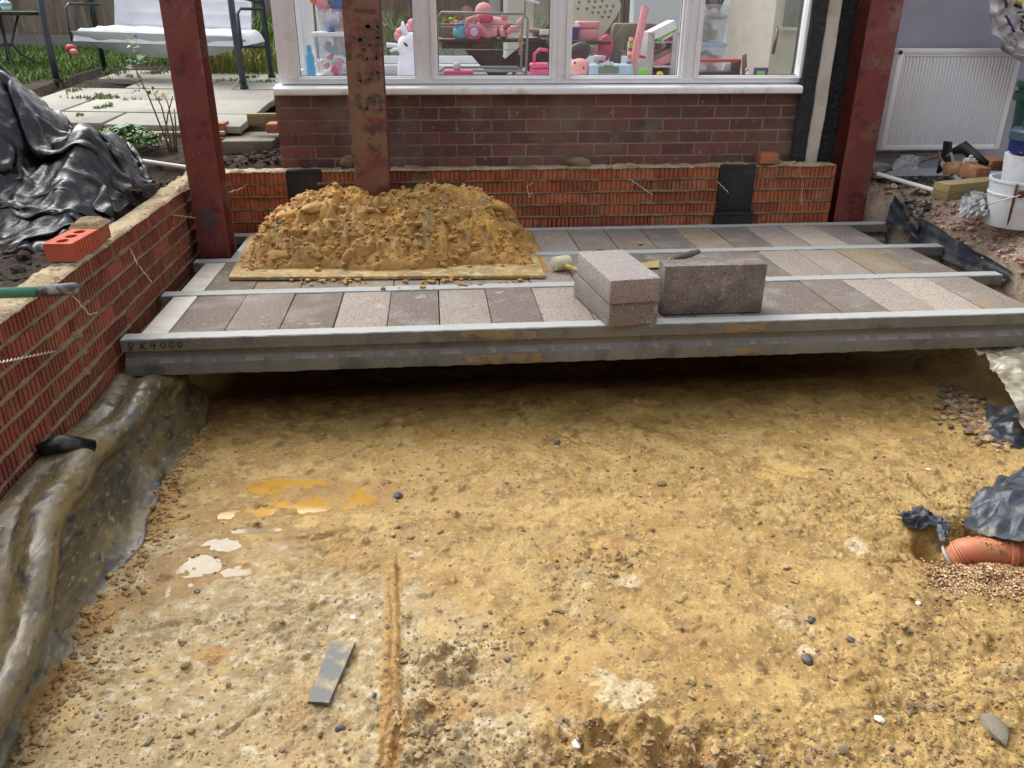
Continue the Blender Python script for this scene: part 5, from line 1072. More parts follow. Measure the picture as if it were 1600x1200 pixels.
# white unicorn head
yu = 5.25; t = toy('unicorn_head', 'white toy horse head with pink mane looking left behind the middle column', 'soft toy', P_(640, 115, yu))
mb = MB(); pts = [P_(642, 125, yu), P_(641, 100, yu), P_(640, 84, yu), P_(641, 72, yu)]; mb.tube(pts, [.085, .075, .06, .055], 20)
mb.build('neck', M['unicorn'], t, smooth='all')
MB().tube([P_(652, 62, yu), P_(642, 66, yu), P_(634, 72, yu-.02), P_(629, 80, yu-.03), P_(627, 84, yu-.03)], [.045, .06, .056, .040, .02], 18).build('head', M['unicorn'], t, smooth='all')
for u, tu in ((633, 629), (650, 648)): MB().tube([P_(u+2, 56, yu-.02), P_(tu+1, 44, yu-.02), P_(tu, 33, yu-.02)], [.018, .018, .004], 10).build('ear', M['unicorn'], t, smooth='all')
for k, (u, v) in enumerate(((642, 44), (627, 50), (650, 50), (624, 58), (646, 38))): MB().blob(tuple(P_(u, v, yu+.04)), .034, k, 2, (1, 1, 1), .3).build('mane', M['pink'], t, smooth='all')
MB().tube([P_(631, 66, yu-.07), P_(634, 70, yu-.072), P_(637, 72, yu-.07)], [.004, .008, .005], 8).build('eye', M['debris_black'], t, smooth='all')
MB().tube([P_(604, 70, yu), P_(630, 72, yu)], .013, 10).build('handle_bar', M['unicorn'], t, smooth='all'); MB().tube([P_(609, 80, yu-.02), P_(616, 77, yu-.02), P_(630, 77, yu-.02)], [.007, .009, .009], 8).build('rein_peg', M['unicorn'], t, smooth='all')
# grey wire trolley
yt = 5.12; t = toy('wire_trolley', 'grey tubular trolley frame standing behind the second window pane', 'trolley', P_(760, 118, yt))
def rr_(pts, r=.007): return MB().tube([P_(*p) for p in pts], r, 8)
rr_([(684, 118, yt), (684, 26, yt), (690, 19, yt), (818, 22, yt), (825, 30, yt), (822, 117, yt)]).build('front_hoop', M['greymetal'], t, smooth='all')
rr_([(820, -20, yt+.25), (820, 24, yt+.25), (816, 30, yt+.25), (814, 112, yt+.25)]).build('rear_hoop', M['greymetal'], t, smooth='all')
rr_([(687, 113, yt+.03), (695, 105, yt+.03), (808, 105, yt+.03), (816, 112, yt+.03)]).build('lower_rail', M['greymetal'], t, smooth='all')
rr_([(689, 118, yt-.01), (700, 110, yt-.01), (815, 111, yt-.01), (824, 118, yt-.01)]).build('lower_rail', M['greymetal'], t, smooth='all')
for v in (37, 42, 77): rr_([(686, v, yt), (820, v+1, yt)], .0022).build('wire_rail', M['greymetal'], t, smooth='all')
MB().add([tuple(P_(687, 118, yt)), tuple(P_(820, 118, yt)), tuple(P_(820, 121, yt)), tuple(P_(687, 121, yt))], [(0, 1, 2, 3)]).build('bottom_edge', M['greymetal'], t)
# folding black table
yk = 6.0; t = toy('folding_table', 'black table with slanting crossed legs carrying soft toys behind the trolley', 'table', P_(770, 100, yk))
zt2 = P_(760, 61, yk)[2]; xa, xb = P_(684, 60, yk)[0], P_(945, 60, yk)[0]
MB().b2(xa, P_(862, 60, yk)[0], yk, yk+.5, zt2-.02, zt2).build('table_top', M['blackmetal'], t, bevel=.004)
def bar(a, b, wd, y): 
    A_, B_ = P_(*a, y), P_(*b, y); d_ = (B_-A_)/np.linalg.norm(B_-A_); n_ = np.array([-d_[2], 0, d_[0]])*wd/2
    return MB().add([A_+n_, B_+n_, B_-n_, A_-n_, A_+n_+[0, .05, 0], B_+n_+[0, .05, 0], B_-n_+[0, .05, 0], A_-n_+[0, .05, 0]], [(0, 1, 2, 3), (7, 6, 5, 4), (0, 4, 5, 1), (1, 5, 6, 2), (2, 6, 7, 3), (3, 7, 4, 0)])
bar((690, 71), (758, 71), .06, yk+.05).build('cross_rail', M['blackmetal'], t); bar((742, 66), (792, 116), .13, yk+.02).build('leg', M['blackmetal'], t); bar((730, 70), (775, 122), .05, yk+.06).build('leg', M['blackmetal'], t); bar((845, 66), (795, 106), .12, yk+.10).build('leg', M['blackmetal'], t); bar((820, 70), (860, 110), .22, yk+.14).build('leg', M['blackmetal'], t)
bar((690, 54), (712, 54), .13, yk+.3).build('storage_tray', M['brownwood'], t)
# soft toys on it
c = P_(755, 58, yk); t = toy('soft_toy', 'pink soft toy animal with a round head lying on the black table', 'soft toy', c); z_ = zt2
MB().blob(tuple(P_(772, 42, yk+.12)), .085, 2, 3, (1.5, .8, .75), .1).build('body', M['skin_pink'], t, smooth='all'); MB().blob(tuple(P_(756, 19, yk+.06)), .062, 3, 3, (1, .9, 1), .03).build('head', M['skin_pink'], t, smooth='all'); MB().blob(tuple(P_(757, 28, yk+.02)), .055, 4, 3, (1.1, .8, .7), .05).build('muzzle', M['hotpink'], t, smooth='all')
for u, v in ((757, 50), (770, 50), (786, 50), (762, 52)): MB().tube([P_(u, v-6, yk+.06), P_(u+1, v+8, yk+.02)], [.03, .028], 12).build('leg', M['skin_pink'], t, smooth='all')
MB().blob(tuple(P_(788, 26, yk+.1)), .028, 5, 2, (1, 1, 1), .1).build('tail', M['pink'], t, smooth='all')
t = toy('soft_toy', 'pale blue soft toy with dark blue tufts at the left end of the black table', 'soft toy', P_(722, 55, yk)); MB().blob(tuple(P_(722, 50, yk+.05)), .062, 7, 3, (1, .9, .95), .08).build('body', M['tealblue'], t, smooth='all')
for u, v in ((714, 40), (722, 38), (728, 42)): MB().blob(tuple(P_(u, v, yk+.03)), .022, int(u), 2, (1, 1, 1), .2).build('tuft', M['bookblue'], t, smooth='all')
t = toy('toy_handbag', 'pink toy handbag with a curved handle in front of the pink soft toy', 'toy bag', P_(741, 58, yk)); MB().blob(tuple(P_(741, 50, yk-.02)), .055, 9, 3, (1.15, .5, .85), .04).build('bag_body', M['hotpink'], t, smooth='all')
MB().tube([P_(727, 42, yk-.02), P_(730, 31, yk-.02), P_(741, 26, yk-.02), P_(750, 33, yk-.02)], .010, 8).build('bag_handle', M['pink'], t, smooth='all'); MB().lathe([(.022, 0), (.026, .004), (.02, .008)], tuple(P_(741, 50, yk-.05)), 16, (0, -1, 0)).build('badge', M['lilac'], t)
t = toy('toy_flower', 'orange toy with a green leaf above the blue soft toy', 'toy', P_(711, 36, yk)); MB().blob(tuple(P_(711, 36, yk+.1)), .028, 1, 2, (1.3, 1, .8), .2).build('petals', M['orange_toy'], t, smooth='all'); MB().blob(tuple(P_(705, 30, yk+.1)), .018, 2, 2, (1.2, 1, .6), .2).build('leaf', M['toygreen'], t, smooth='all')
t = toy('doll', 'fallen doll with pinkish limbs at the right of the black table', 'doll', P_(800, 55, yk)); 
MB().tube([P_(792, 52, yk), P_(800, 45, yk), P_(810, 47, yk)], [.018, .022, .018], 10).build('body', M['skin_pink'], t, smooth='all'); MB().tube([P_(808, 50, yk), P_(811, 35, yk), P_(817, 28, yk)], [.014, .016, .01], 8).build('arm', M['skin_pink'], t, smooth='all'); MB().blob(tuple(P_(793, 42, yk+.03)), .03, 5, 2, (1.2, 1, .8), .2).build('dress', M['red'], t, smooth='all')
t = toy('toy_plate', 'grey plate with a red ribbon hanging off the table edge', 'plate', P_(818, 60, yk-.02)); MB().lathe([(.05, 0), (.09, .006), (.085, .01)], tuple(P_(822, 60, yk+.06)), 24).build('dish', M['palegrey'], t, smooth=True); MB().tube([P_(812, 56, yk-.03), P_(811, 64, yk-.03), P_(813, 75, yk-.03), P_(811, 86, yk-.03)], .006, 6).build('ribbon', M['orange_toy'], t, smooth='all')
t = toy('paper_heap', 'brown and white papers at the right end of the black table', 'papers', P_(840, 52, yk)); MB().blob(tuple(P_(837, 48, yk+.05)), .04, 4, 2, (1.3, 1, .5), .35).build('brown_wrap', M['brownwood'], t); MB().box(tuple(P_(851, 50, yk+.03)), (.07, .05, .035), .3).build('white_card', M['whiteprint'], t, bevel=.002)
# pink cases
def case(u0, u1, vb, vt, y, m_, label, name='toy_case', hand=True):
    p, q = P_(u0, vb, y), P_(u1, vt, y); t = toy(name, label, 'toy case', ((p[0]+q[0])/2, y, p[2])); h = q[2]-p[2]
    MB().b2(p[0], q[0], y, y+.12, p[2], p[2]+h*.58).build('case_body', M[m_], t, bevel=.008); MB().b2(p[0]-.004, q[0]+.004, y-.004, y+.124, p[2]+h*.6, q[2]).build('case_lid', M[m_], t, bevel=.012, seg=3)
    if hand: MB().tube([(p[0]+.02, y+.05, q[2]-.01), (p[0]+.02, y+.05, q[2]+.05), (p[0]+.05, y+.05, q[2]+.075), (q[0]-.01, y+.05, q[2]+.07)], .010, 8).build('case_handle', M[m_], t, smooth='all')
    return t
case(831, 860, 119, 99, 5.06, 'hotpink', 'bright pink carry case with a handle at the right corner of the second pane')
case(902, 937, 62, 33, 5.5, 'pink', 'pink lidded case on the dark shelf in the third pane', hand=False)
case(694, 740, 119, 110, 5.06, 'hotpink', 'low pink tray lying on the ledge in the second pane', 'toy_tray', False)
c = P_(714, 104, 5.1); t = toy('snow_globe', 'small clear ball on a red base on the ledge of the second pane', 'ball', c); MB().blob(tuple(c), .024, 1, 3, (1, 1, 1), 0).build('globe', M['palegrey'], t, smooth='all'); MB().lathe([(.014, -.034), (.012, -.02)], tuple(c), 14).build('globe_base', M['red'], t)
# third pane
p, q = P_(862, 66, 5.5), P_(952, 66, 5.5); o = MB().b2(p[0], q[0], 5.45, 5.75, p[2]-.012, p[2]+.008).build('dark_shelf', M['blackmetal'], bevel=.003); tag(o, 'thin dark shelf board behind the third pane', 'shelf')
t = toy('purple_cup', 'purple cup with a white inside beside the pink lidded case', 'cup', P_(897, 62, 5.45)); h_ = P_(897, 40, 5.45)[2]-P_(897, 63, 5.45)[2]; MB().lathe([(.03, 0), (.038, h_), (.034, h_), (.028, .02)], tuple(P_(896, 63, 5.45)), 20).build('cup_body', M['purple'], t, smooth=True); MB().lathe([(.039, h_-.008), (.041, h_+.006), (.032, h_+.006)], tuple(P_(896, 63, 5.45)), 20).build('rim', M['whiteprint'], t, smooth=True)
pts = [(894,-25),(962,-12),(971,10),(962,28),(950,45),(938,62),(930,75),(918,72),(900,60),(892,30)]; yb_ = 5.9; A3_ = [P_(u, v, yb_) for u, v in pts]; n = len(pts)
t = toy('chair_back', 'white plastic chair back pierced with rows of small hearts', 'chair', P_(930, 70, yb_))
MB().add([tuple(p) for p in A3_]+[tuple(p+[0, .02, 0]) for p in A3_], [tuple(range(n))[::-1], tuple(range(n, 2*n))]+[(i, (i+1) % n, n+(i+1) % n, n+i) for i in range(n)]).build('back_panel', M['cream'], t, bevel=.004)
for (u, v) in ((920,3),(930,3),(941,2),(917,14),(928,12),(938,11),(948,10),(958,10),(926,20),(935,20),(945,19),(954,18),(941,27),(951,27),(905,4),(903,14)):
    c = P_(u, v, yb_-.002); s_ = .011; MB().add([(c[0], c[1], c[2]-s_), (c[0]+s_, c[1], c[2]+s_*.3), (c[0]+s_*.5, c[1], c[2]+s_), (c[0], c[1], c[2]+s_*.5), (c[0]-s_*.5, c[1], c[2]+s_), (c[0]-s_, c[1], c[2]+s_*.3)], [(0, 1, 2, 3, 4, 5)]).build('heart_hole', M['greygreen'], t)
def solidpx(name, label, cat, pts, y, th, m_, bev=.006):
    A_ = [P_(u, v, y) for u, v in pts]; n = len(pts); o = MB().add([tuple(p) for p in A_]+[tuple(p+[0, th, 0]) for p in A_], [tuple(range(n))[::-1], tuple(range(n, 2*n))]+[(i, (i+1) % n, n+(i+1) % n, n+i) for i in range(n)]).build(name, M[m_], bevel=bev); return tag(o, label, cat)
solidpx('folded_chair', 'folded grey-green plastic chair leaning behind the toys in the third pane', 'chair', [(955,82),(962,55),(975,38),(985,40),(978,60),(972,85),(968,112),(950,112)], 5.8, .03, 'greygreen')
solidpx('brown_cushion', 'brown seat cushion across the back of the third pane', 'cushion', [(957,52),(960,36),(1020,36),(1034,40),(1034,62),(957,66)], 6.4, .1, 'brownwood', .02)
solidpx('pink_bag', 'deep pink rucksack below the dark shelf in the third pane', 'bag', [(932,85),(940,58),(952,52),(960,66),(955,90),(945,100),(932,100)], 5.7, .12, 'hotpink', .02)
o = MB().tube([P_(988, 106, 5.2), P_(1009, 10, 5.2)], .024, 18).build('foam_tube', M['pink'], smooth=True); tag(o, 'long pink foam tube leaning in the third pane', 'foam tube')
t = toy('striped_stick', 'rolled striped stick in red, green and blue left of the foam tube', 'stick', P_(983, 100, 5.15)); cols = ['bookblue', 'palegrey', 'orange_toy', 'cream', 'red', 'toygreen', 'orange_toy', 'cream']
for k in range(8): MB().tube([P_(982+.6*k, 102-5.5*k, 5.15), P_(982+.6*(k+.97), 102-5.5*(k+.97), 5.15)], .013, 12).build('stripe', M[cols[k]], t, smooth=True)
t = toy('soft_toy', 'large pink spotted soft toy at the bottom left of the third pane', 'soft toy', P_(905, 118, 5.1)); MB().blob(tuple(P_(906, 106, 5.12)), .06, 3, 3, (1.1, .8, .9), .08).build('body', M['skin_pink'], t, smooth='all'); MB().blob(tuple(P_(905, 80, 5.3)), .06, 5, 3, (1.2, .8, .9), .12).build('dark_part', M['blackmetal'], t, smooth='all')
for u, v in ((898, 98), (912, 106)): MB().blob(tuple(P_(u, v, 5.06)), .008, 5, 1, (1, 1, 1), 0).build('spot', M['debris_black'], t)
t = toy('play_sink', 'pale blue play sink with a grey tap at the bottom of the third pane', 'play set', P_(950, 118, 5.1)); p, q = P_(920, 122, 5.06), P_(990, 101, 5.06)
MB().b2(p[0], q[0], 5.06, 5.22, p[2], q[2]).build('sink_body', M['bluebox'], t, bevel=.012, seg=3); MB().b2(P_(935, 116, 5.05)[0], P_(967, 116, 5.05)[0], 5.052, 5.10, P_(935, 115, 5.05)[2], P_(935, 104, 5.05)[2]).build('basin', M['greygreen'], t, bevel=.004); MB().tube([P_(928, 90, 5.1), P_(946, 91, 5.1)], [.016, .015], 12).build('tap', M['palegrey'], t, smooth='all'); MB().tube([P_(935, 92, 5.12), P_(935, 102, 5.12)], .012, 10).build('tap_stem', M['palegrey'], t, smooth='all'); MB().b2(P_(944, 100, 5.05)[0], P_(959, 100, 5.05)[0], 5.05, 5.08, P_(944, 102, 5.05)[2], P_(944, 97, 5.05)[2]).build('purple_label', M['lilac'], t); MB().tube([P_(967, 103, 5.12), P_(967, 82, 5.12)], .004, 6).build('peg', M['purple'], t); MB().tube([P_(922, 81, 5.13), P_(976, 82, 5.13)], .003, 6).build('purple_rail', M['purple'], t)
solidpx('green_block', 'bright green toy block on the ledge of the third pane', 'toy block', [(1000,119),(1000,108),(1012,108),(1012,119)], 5.02, .04, 'toygreen', .002)
o = MB().lathe([(.012, -.008), (.020, -.008), (.020, .008), (.012, .008)], tuple(P_(1031, 117, 5.02)), 20, (0, 1, 0)).build('yellow_ring', M['yellow'], smooth=True); tag(o, 'small yellow toy ring on the ledge of the third pane', 'toy ring')
# grey drawers with books
p, q = P_(1008, 122, 5.3), P_(1060, 50, 5.3); t = toy('drawer_tower', 'pale grey plastic drawer tower crammed with books in the third pane', 'drawers', ((p[0]+q[0])/2, 5.3, p[2]))
m = MB().b2(p[0], p[0]+.045, 5.3, 5.6, p[2], q[2]); m.b2(q[0]-.03, q[0], 5.3, 5.6, p[2], q[2]); m.b2(p[0], q[0], 5.595, 5.61, p[2], q[2]); m.build('cabinet', M['palegrey'], t, bevel=.004)
for v in (64, 102, 119): zz_ = P_(1030, v, 5.3)[2]; MB().b2(p[0]+.046, q[0]-.031, 5.28, 5.59, zz_-.012, zz_).build('drawer_front', M['clearbox'] if v == 64 else M['palegrey'], t)
bk = [((1018, 57), (1056, 38), .05, 'whiteprint'), ((1026, 60), (1058, 41), .04, 'toygreen'), ((1034, 61), (1060, 46), .03, 'whiteprint'), ((1040, 62), (1062, 50), .035, 'red'), ((1014, 96), (1050, 78), .03, 'brownwood'), ((1020, 100), (1056, 84), .035, 'pink'), ((1026, 102), (1058, 92), .025, 'pink'), ((1010, 92), (1028, 88), .03, 'red')]
for i, (a, b, wd, m_) in enumerate(bk):
    A_, B_ = P_(*a, 5.3), P_(*b, 5.3); d_ = (B_-A_)/np.linalg.norm(B_-A_); n_ = np.array([-d_[2], 0, d_[0]])*wd/2; y_ = [0, .0, 0]
    o = MB().add([A_+n_, B_+n_, B_-n_, A_-n_, A_+n_+[0, .16, 0], B_+n_+[0, .16, 0], B_-n_+[0, .16, 0], A_-n_+[0, .16, 0]], [(0, 1, 2, 3), (7, 6, 5, 4), (0, 4, 5, 1), (1, 5, 6, 2), (2, 6, 7, 3), (3, 7, 4, 0)]).build('picture_book', M[m_])
    o.location.y += .004*i
    tag(o, ['white book slanting out of the top drawer, uppermost', 'green book under the uppermost white one', 'slim white book below the green one', 'red book lowest in the top drawer', 'brown book on top of the lower drawer heap', 'pink book in the middle of the lower drawer heap', 'thin pink book at the bottom of the lower drawer heap', 'small red book at the left of the lower drawer heap'][i], 'book', 'books in the drawer tower')
# fourth pane
toybox('storage_box', 'upper clear box with green toys at the left of the fourth pane', 1092, 1136, 66, 36, 5.35, .26, 'clearbox', 5, ('toygreen', 'palegrey', 'brownwood'))
toybox('storage_box', 'lower clear box with dark and red toys at the left of the fourth pane', 1088, 1134, 118, 72, 5.35, .26, 'bluebox', 6, ('brownwood', 'red', 'palegrey'))
toybox('storage_box', 'topmost pale clear box at the left of the fourth pane', 1094, 1142, 34, 12, 5.36, .26, 'clearbox', 7, ('palegrey', 'cream', 'skin_pink'))
c = P_(1112, 2, 5.45); t = toy('toy_car', 'green and black toy on top of the clear boxes in the fourth pane', 'toy', c); MB().blob(tuple(c), .05, 3, 2, (1.3, 1, .8), .2).build('toy_body', M['greygreen'], t, smooth='all'); MB().tube([c+[-.06, -.04, .02], c+[-.02, -.05, -.05]], .012, 8).build('toy_wheel', M['blackmetal'], t, smooth='all'); MB().tube([c+[.06, -.04, .02], c+[.03, -.05, -.05]], .012, 8).build('toy_wheel', M['blackmetal'], t, smooth='all')
t = toy('toy_garage', 'open black toy tray with a red roof bar at the bottom of the fourth pane', 'toy', P_(1125, 118, 5.05)); p, q = P_(1091, 121, 5.05), P_(1155, 112, 5.05)
MB().b2(p[0], q[0], 5.03, 5.2, p[2], q[2]).build('tray', M['blackmetal'], t, bevel=.004); MB().b2(p[0], q[0], 5.04, 5.07, P_(1100, 97, 5.05)[2], P_(1100, 92.5, 5.05)[2]).build('roof_bar', M['red'], t, bevel=.003); MB().b2(q[0]-.02, q[0]+.004, 5.04, 5.16, q[2], P_(1100, 93, 5.05)[2]).build('end_wall', M['blackmetal'], t, bevel=.005)
MB().b2(P_(1130, 110, 5.15)[0], P_(1149, 110, 5.15)[0], 5.15, 5.16, P_(1130, 111, 5.15)[2], P_(1130, 99, 5.15)[2]).build('white_panel', M['whiteprint'], t)
solidpx('brown_tablet', 'thin brown panel standing upright right of the toy tray', 'panel', [(1161,118),(1161,86),(1167,84),(1168,118)], 5.1, .02, 'brownwood', .002)
t = toy('pink_figure', 'tiny pink and white figure between the brown panel and the purple box', 'toy figure', P_(1167, 118, 5.03)); MB().blob(tuple(P_(1167, 109, 5.03)), .012, 2, 2, (1, 1, 1), .05).build('head', M['pink'], t, smooth='all'); MB().lathe([(.012, 0), (.007, .02)], tuple(P_(1167, 117, 5.03)), 12).build('body', M['whiteprint'], t, smooth=True)
t = toy('purple_box', 'small purple box with a green front at the bottom of the fourth pane', 'box', P_(1190, 118, 5.03)); p, q = P_(1180, 119, 5.03), P_(1201, 106, 5.03); MB().b2(p[0], q[0], 5.03, 5.07, p[2], q[2]).build('box_body', M['purple'], t, bevel=.002); p2, q2 = P_(1182, 119, 5.03), P_(1195, 111, 5.03); MB().b2(p2[0], q2[0], 5.026, 5.029, p2[2], q2[2]).build('green_front', M['toygreen'], t)
# ------------------------------------------------------------------ corner of the house, plaster wall, radiator
xa = [V(u, 220, YH-.03)[0] for u in (1241, 1262, 1283)]
t = thing('pebbledash_corner', 'dark pebbledash house corner with a bitumen strip and a stained cream edge', 'wall', (xa[1], YH, .3))
def roughstrip(x0, x1, y, name, m, amp, seed, zb=.335, sc=60):
    xx_ = np.arange(x0, x1+.001, .008); zz_ = np.arange(zb, 2.2, .008); XX, ZZ = np.meshgrid(xx_, zz_, indexing='ij'); d = fbm(XX, ZZ, sc, 3, seed)*amp+(fbm(XX, ZZ, 5, 3, seed+1)-.5)*.012
    P = np.stack([XX+(fbm(XX, ZZ, 6, 2, seed+4)-.5)*.012, y-d, ZZ], -1)
    back = P[:1].copy(); back[..., 1] = y+.18; back2 = P[-1:].copy(); back2[..., 1] = y+.18
    gridmesh(name, np.concatenate([back, P, back2]), m, t)
roughstrip(xa[0], xa[1], YH-.035, 'bitumen_strip', M['blackstrip'], .008, 3); roughstrip(xa[1]+.002, xa[2], YH-.02, 'cream_edge', M['render'], .006, 5, sc=40); roughstrip(xa[2]+.002, 2.452, YH+.01, 'pebbledash', M['pebble'], .022, 7)
tag(MB().b2(V(1190, 240, YW)[0], V(1190, 240, YW)[0]+.11, YW+.0, YW+.09, ZT+.004, ZT+.066).build('brick_end', M['orange_brick'], bevel=.003), 'broken orange brick end sitting on the rear brick wall against the conservatory', 'brick')
t = tag(MB().blob(tuple(V(905, 256, YW+.06)), .05, 3, 3, (1.6, .6, .75), .4).build('mortar_dropping', M['mortar'], smooth=True), 'small pile of mortar droppings on the rear brick wall under the window', 'mortar pile')
t = tag(MB().blob(tuple(V(541, 252, YW+.06)), .035, 5, 3, (1.2, .6, .9), .4).build('mortar_dropping', M['mortar'], smooth=True), 'small pile of mortar droppings just left of the middle column', 'mortar pile')
WY = 5.14
pw = thing('plaster_wall', 'lavender-grey plaster wall behind the white radiator', 'wall', (3.6, WY, .1)); MB().b2(2.40, 5.6, WY, WY+.1, .12, 2.3).build('plaster_face', M['white_wall'], pw); MB().b2(2.62, 5.6, WY-.015, WY-.001, .2, .245).build('skirting', M['gloss_white'], pw)
rL, rR = V(1388, 78, 5.02)[0]-.0, V(1592, 84, 5.02)[0]; rb_, rt_ = V(1375, 235, 5.02)[2], V(1400, 76, 5.02)[2]; xb0 = V(1376, 235, 5.02)[0]; rR = xb0+(V(1592, 84, 5.02)[0]-V(1400, 75, 5.02)[0])
t = thing('radiator', 'white ribbed panel radiator fixed low on the lavender wall', 'radiator', (xb0, 5.02, rb_))
nx_ = 33; pitch = (rR-xb0-.07)/nx_; xxr = [xb0]; dr = [0]
m = MB(); xx_ = np.linspace(xb0+.035, rR-.035, nx_*8+1); d_ = .010*np.clip(np.sin((xx_-xb0-.035)/pitch*2*PI)*1.8, -1, 1)
zz_ = np.array([rb_+.03, rb_+.045, rt_-.06, rt_-.045]); P = np.empty((len(xx_), 4, 3))
for j in range(4): P[:, j, 0] = xx_; P[:, j, 1] = 5.028-d_*(0 if j in (0, 3) else 1); P[:, j, 2] = zz_[j]
m.grid(P); m.build('ribbed_panel', M['radiator'], t, smooth=True, ang=60)
m = MB().b2(xb0, xb0+.0345, 5.022, 5.09, rb_, rt_-.03); m.b2(rR-.0345, rR, 5.022, 5.09, rb_, rt_-.03); m.b2(xb0+.035, rR-.035, 5.0225, 5.03, rb_, rb_+.0295); m.b2(xb0+.035, rR-.035, 5.0225, 5.03, rt_-.0445, rt_-.0305); m.b2(xb0+.035, rR-.035, 5.045, 5.09, rb_+.02, rt_-.04)
m.build('panel_frame', M['radiator'], t, bevel=.002); MB().b2(xb0-.002, rR+.002, 5.018, 5.094, rt_-.030, rt_).build('top_grille', M['radiator'], t, bevel=.004)
MB().lathe([(.012, 0), (.012, .004)], tuple(V(1407, 82, 5.017)), 14, (0, -1, 0)).build('badge', M['debris_black'], t)
# ------------------------------------------------------------------ rubble bank on the right
rx_ = np.arange(2.35, 5.4, .012); ry_ = np.arange(2.3, 5.3, .012); X3, Y3 = np.meshgrid(rx_, ry_, indexing='ij')
ex = np.interp(Y3, [2.3, 3.07, 3.4, 3.8, 4.15, 4.5, 4.72, 4.78, 5.3], [2.66, 2.70, 2.86, 2.84, 2.84, 2.82, 2.80, 2.66, 2.3])+.04*(fbm(Y3, Y3*0, 5, 3, 4)-.5)
dd_ = X3-ex; Z3 = -.30+.36*sst(-.04, .05, dd_)+.13*sst(.02, .25, dd_)+.02*sst(.5, 2, dd_)
Z3 = np.where(dd_ < -.06, -.8, Z3); Z3 += (fbm(X3, Y3, 5, 4, 3)-.5)*.05+np.maximum(fbm(X3, Y3, 20, 4, 6)-.5, -.05)*.07*sst(-.05, .1, dd_)*sst(4.9, 4.4, Y3)+(fbm(X3, Y3, 55, 3, 8)-.5)*.014
Z3 = np.where((Y3 < 3.16), -.70, Z3)
tag(gridmesh('rubble_bank', np.stack([X3, Y3, Z3], -1), M['rubble_ground']), kind='structure')
def bz(x, y): return Z3[min(max(np.searchsorted(rx_, x), 0), len(rx_)-1), min(max(np.searchsorted(ry_, y), 0), len(ry_)-1)]
mb = MB(); mb2 = MB()
for k in range(6500):
    x, y = rng.uniform(2.6, 3.6), rng.uniform(3.15, 5.1); e_ = np.interp(y, [3.07, 3.4, 3.8, 4.15, 4.6, 4.75], [2.70, 2.86, 2.84, 2.84, 2.82, 2.76])
    if x < e_+.02: continue
    z = bz(x, y); dark = y > 4.5 and x > 2.85; r = rng.choice([.004, .007, .012, .02], p=[.4, .35, .2, .05]); (mb2 if dark else mb).blob((x, y, z+r*.3), r, k, 1 if r > .005 else 0, (1.3, .9, .5), .4, rng.uniform(0, 3))
M['pinkrub'] = mat('pink_rubble', L((170,130,114)), .9, [(30, L((150,110,96)), .5, .7)], (90, .5, .004), island=[L((206,180,164)), L((176,130,118)), L((222,206,186)), L((160,120,112)), L((200,168,142))])
M['darkgrav'] = mat('dark_gravel', L((84,78,72)), .85, [(30, L((60,56,52)), .5, .7)], (90, .5, .004), island=[L((70,66,62)), L((92,86,78)), L((56,54,54)), L((120,110,98))])
tag(mb.build('rubble_chips', M['pinkrub'], smooth=False), 'pinkish broken masonry chips on the bank at the right', 'rubble', kind='stuff'); tag(mb2.build('dark_gravel', M['darkgrav'], smooth=False), 'dark gravel on the bank below the radiator', 'gravel', kind='stuff')
sheet('plastic_sheet', 'dark membrane flap standing up between the right column and the rubble bank', quad(V(1382, 348, 4.66), V(1399, 306, 4.74), V(1436, 345, 4.42), V(1440, 378, 4.34), 0, .10, 3), 40, 40, M['dpm'], 51, .03)
sheet('plastic_sheet', 'strip of dark membrane between the ends of the second and third beams and the rubble', quad((2.80, 4.45, -.06), (2.84, 4.45, .09), (2.86, 3.62, .0), (2.83, 3.62, -.08), 0, .12, 5), 60, 30, M['dpm'], 53, .015)
# things on the bank
a, b = V(1372, 272, 4.72), V(1482, 304, 4.12); tag(MB().tube([a, b], .012, 12).build('white_pipe', M['white_pipe'], smooth=True), 'white plastic pipe lying diagonally on the dark gravel below the radiator', 'pipe')
a, b = V(1364, 272, 4.9), V(1468, 243, 4.98); tag(MB().tube([a, b], .011, 10).build('metal_rod', M['copper'], smooth=True), 'brown rod sloping up to the elbow pipe below the radiator', 'rod')
t = thing('copper_pipe', 'thin dull pipe running under the radiator and bending down to a grey connector', 'pipe', tuple(V(1465, 240, 4.95))); MB().tube([V(1368, 237, 4.96), V(1462, 236, 4.96), V(1467, 240, 4.93), V(1474, 258, 4.75)], .010, 10).build('pipe_run', M['copper'], t, smooth='all'); MB().tube([V(1473, 256, 4.76), V(1479, 264, 4.68)], .016, 12).build('connector', M['grey_pipe'], t, smooth=True); MB().tube([V(1477, 262, 4.70), V(1502, 285, 4.35)], .013, 12).build('grey_tail', M['grey_pipe'], t, smooth=True)
t = tag(MB().tube([V(1470, 252, 4.9), V(1486, 240, 4.8), V(1490, 252, 4.7), V(1502, 280, 4.45)], .009, 10).build('bent_pipe', M['grey_pipe'], smooth='all'), 'second bent grey pipe beside the grey connector', 'pipe')
def rbrick(u, v, y, rz, tilt, dims, m_, label):
    c = V(u, v, y); o = MB().box((0, 0, 0), dims).build('broken_brick', M[m_], bevel=.006); o.location = tuple(c); o.rotation_euler = (tilt, tilt*.6, rz); tag(o, label, 'brick', 'broken bricks below the radiator')
M['salmon'] = mat('salmon_brick', L((168,112,84)), .9, [(20, L((190,150,110)), .5, .7), (6, L((140,84,64)), .5, .7)], (60, .5, .004))
M['ochre_brick'] = mat('mortared_brick', L((160,122,82)), .9, [(20, L((190,156,112)), .5, .7)], (60, .5, .006))
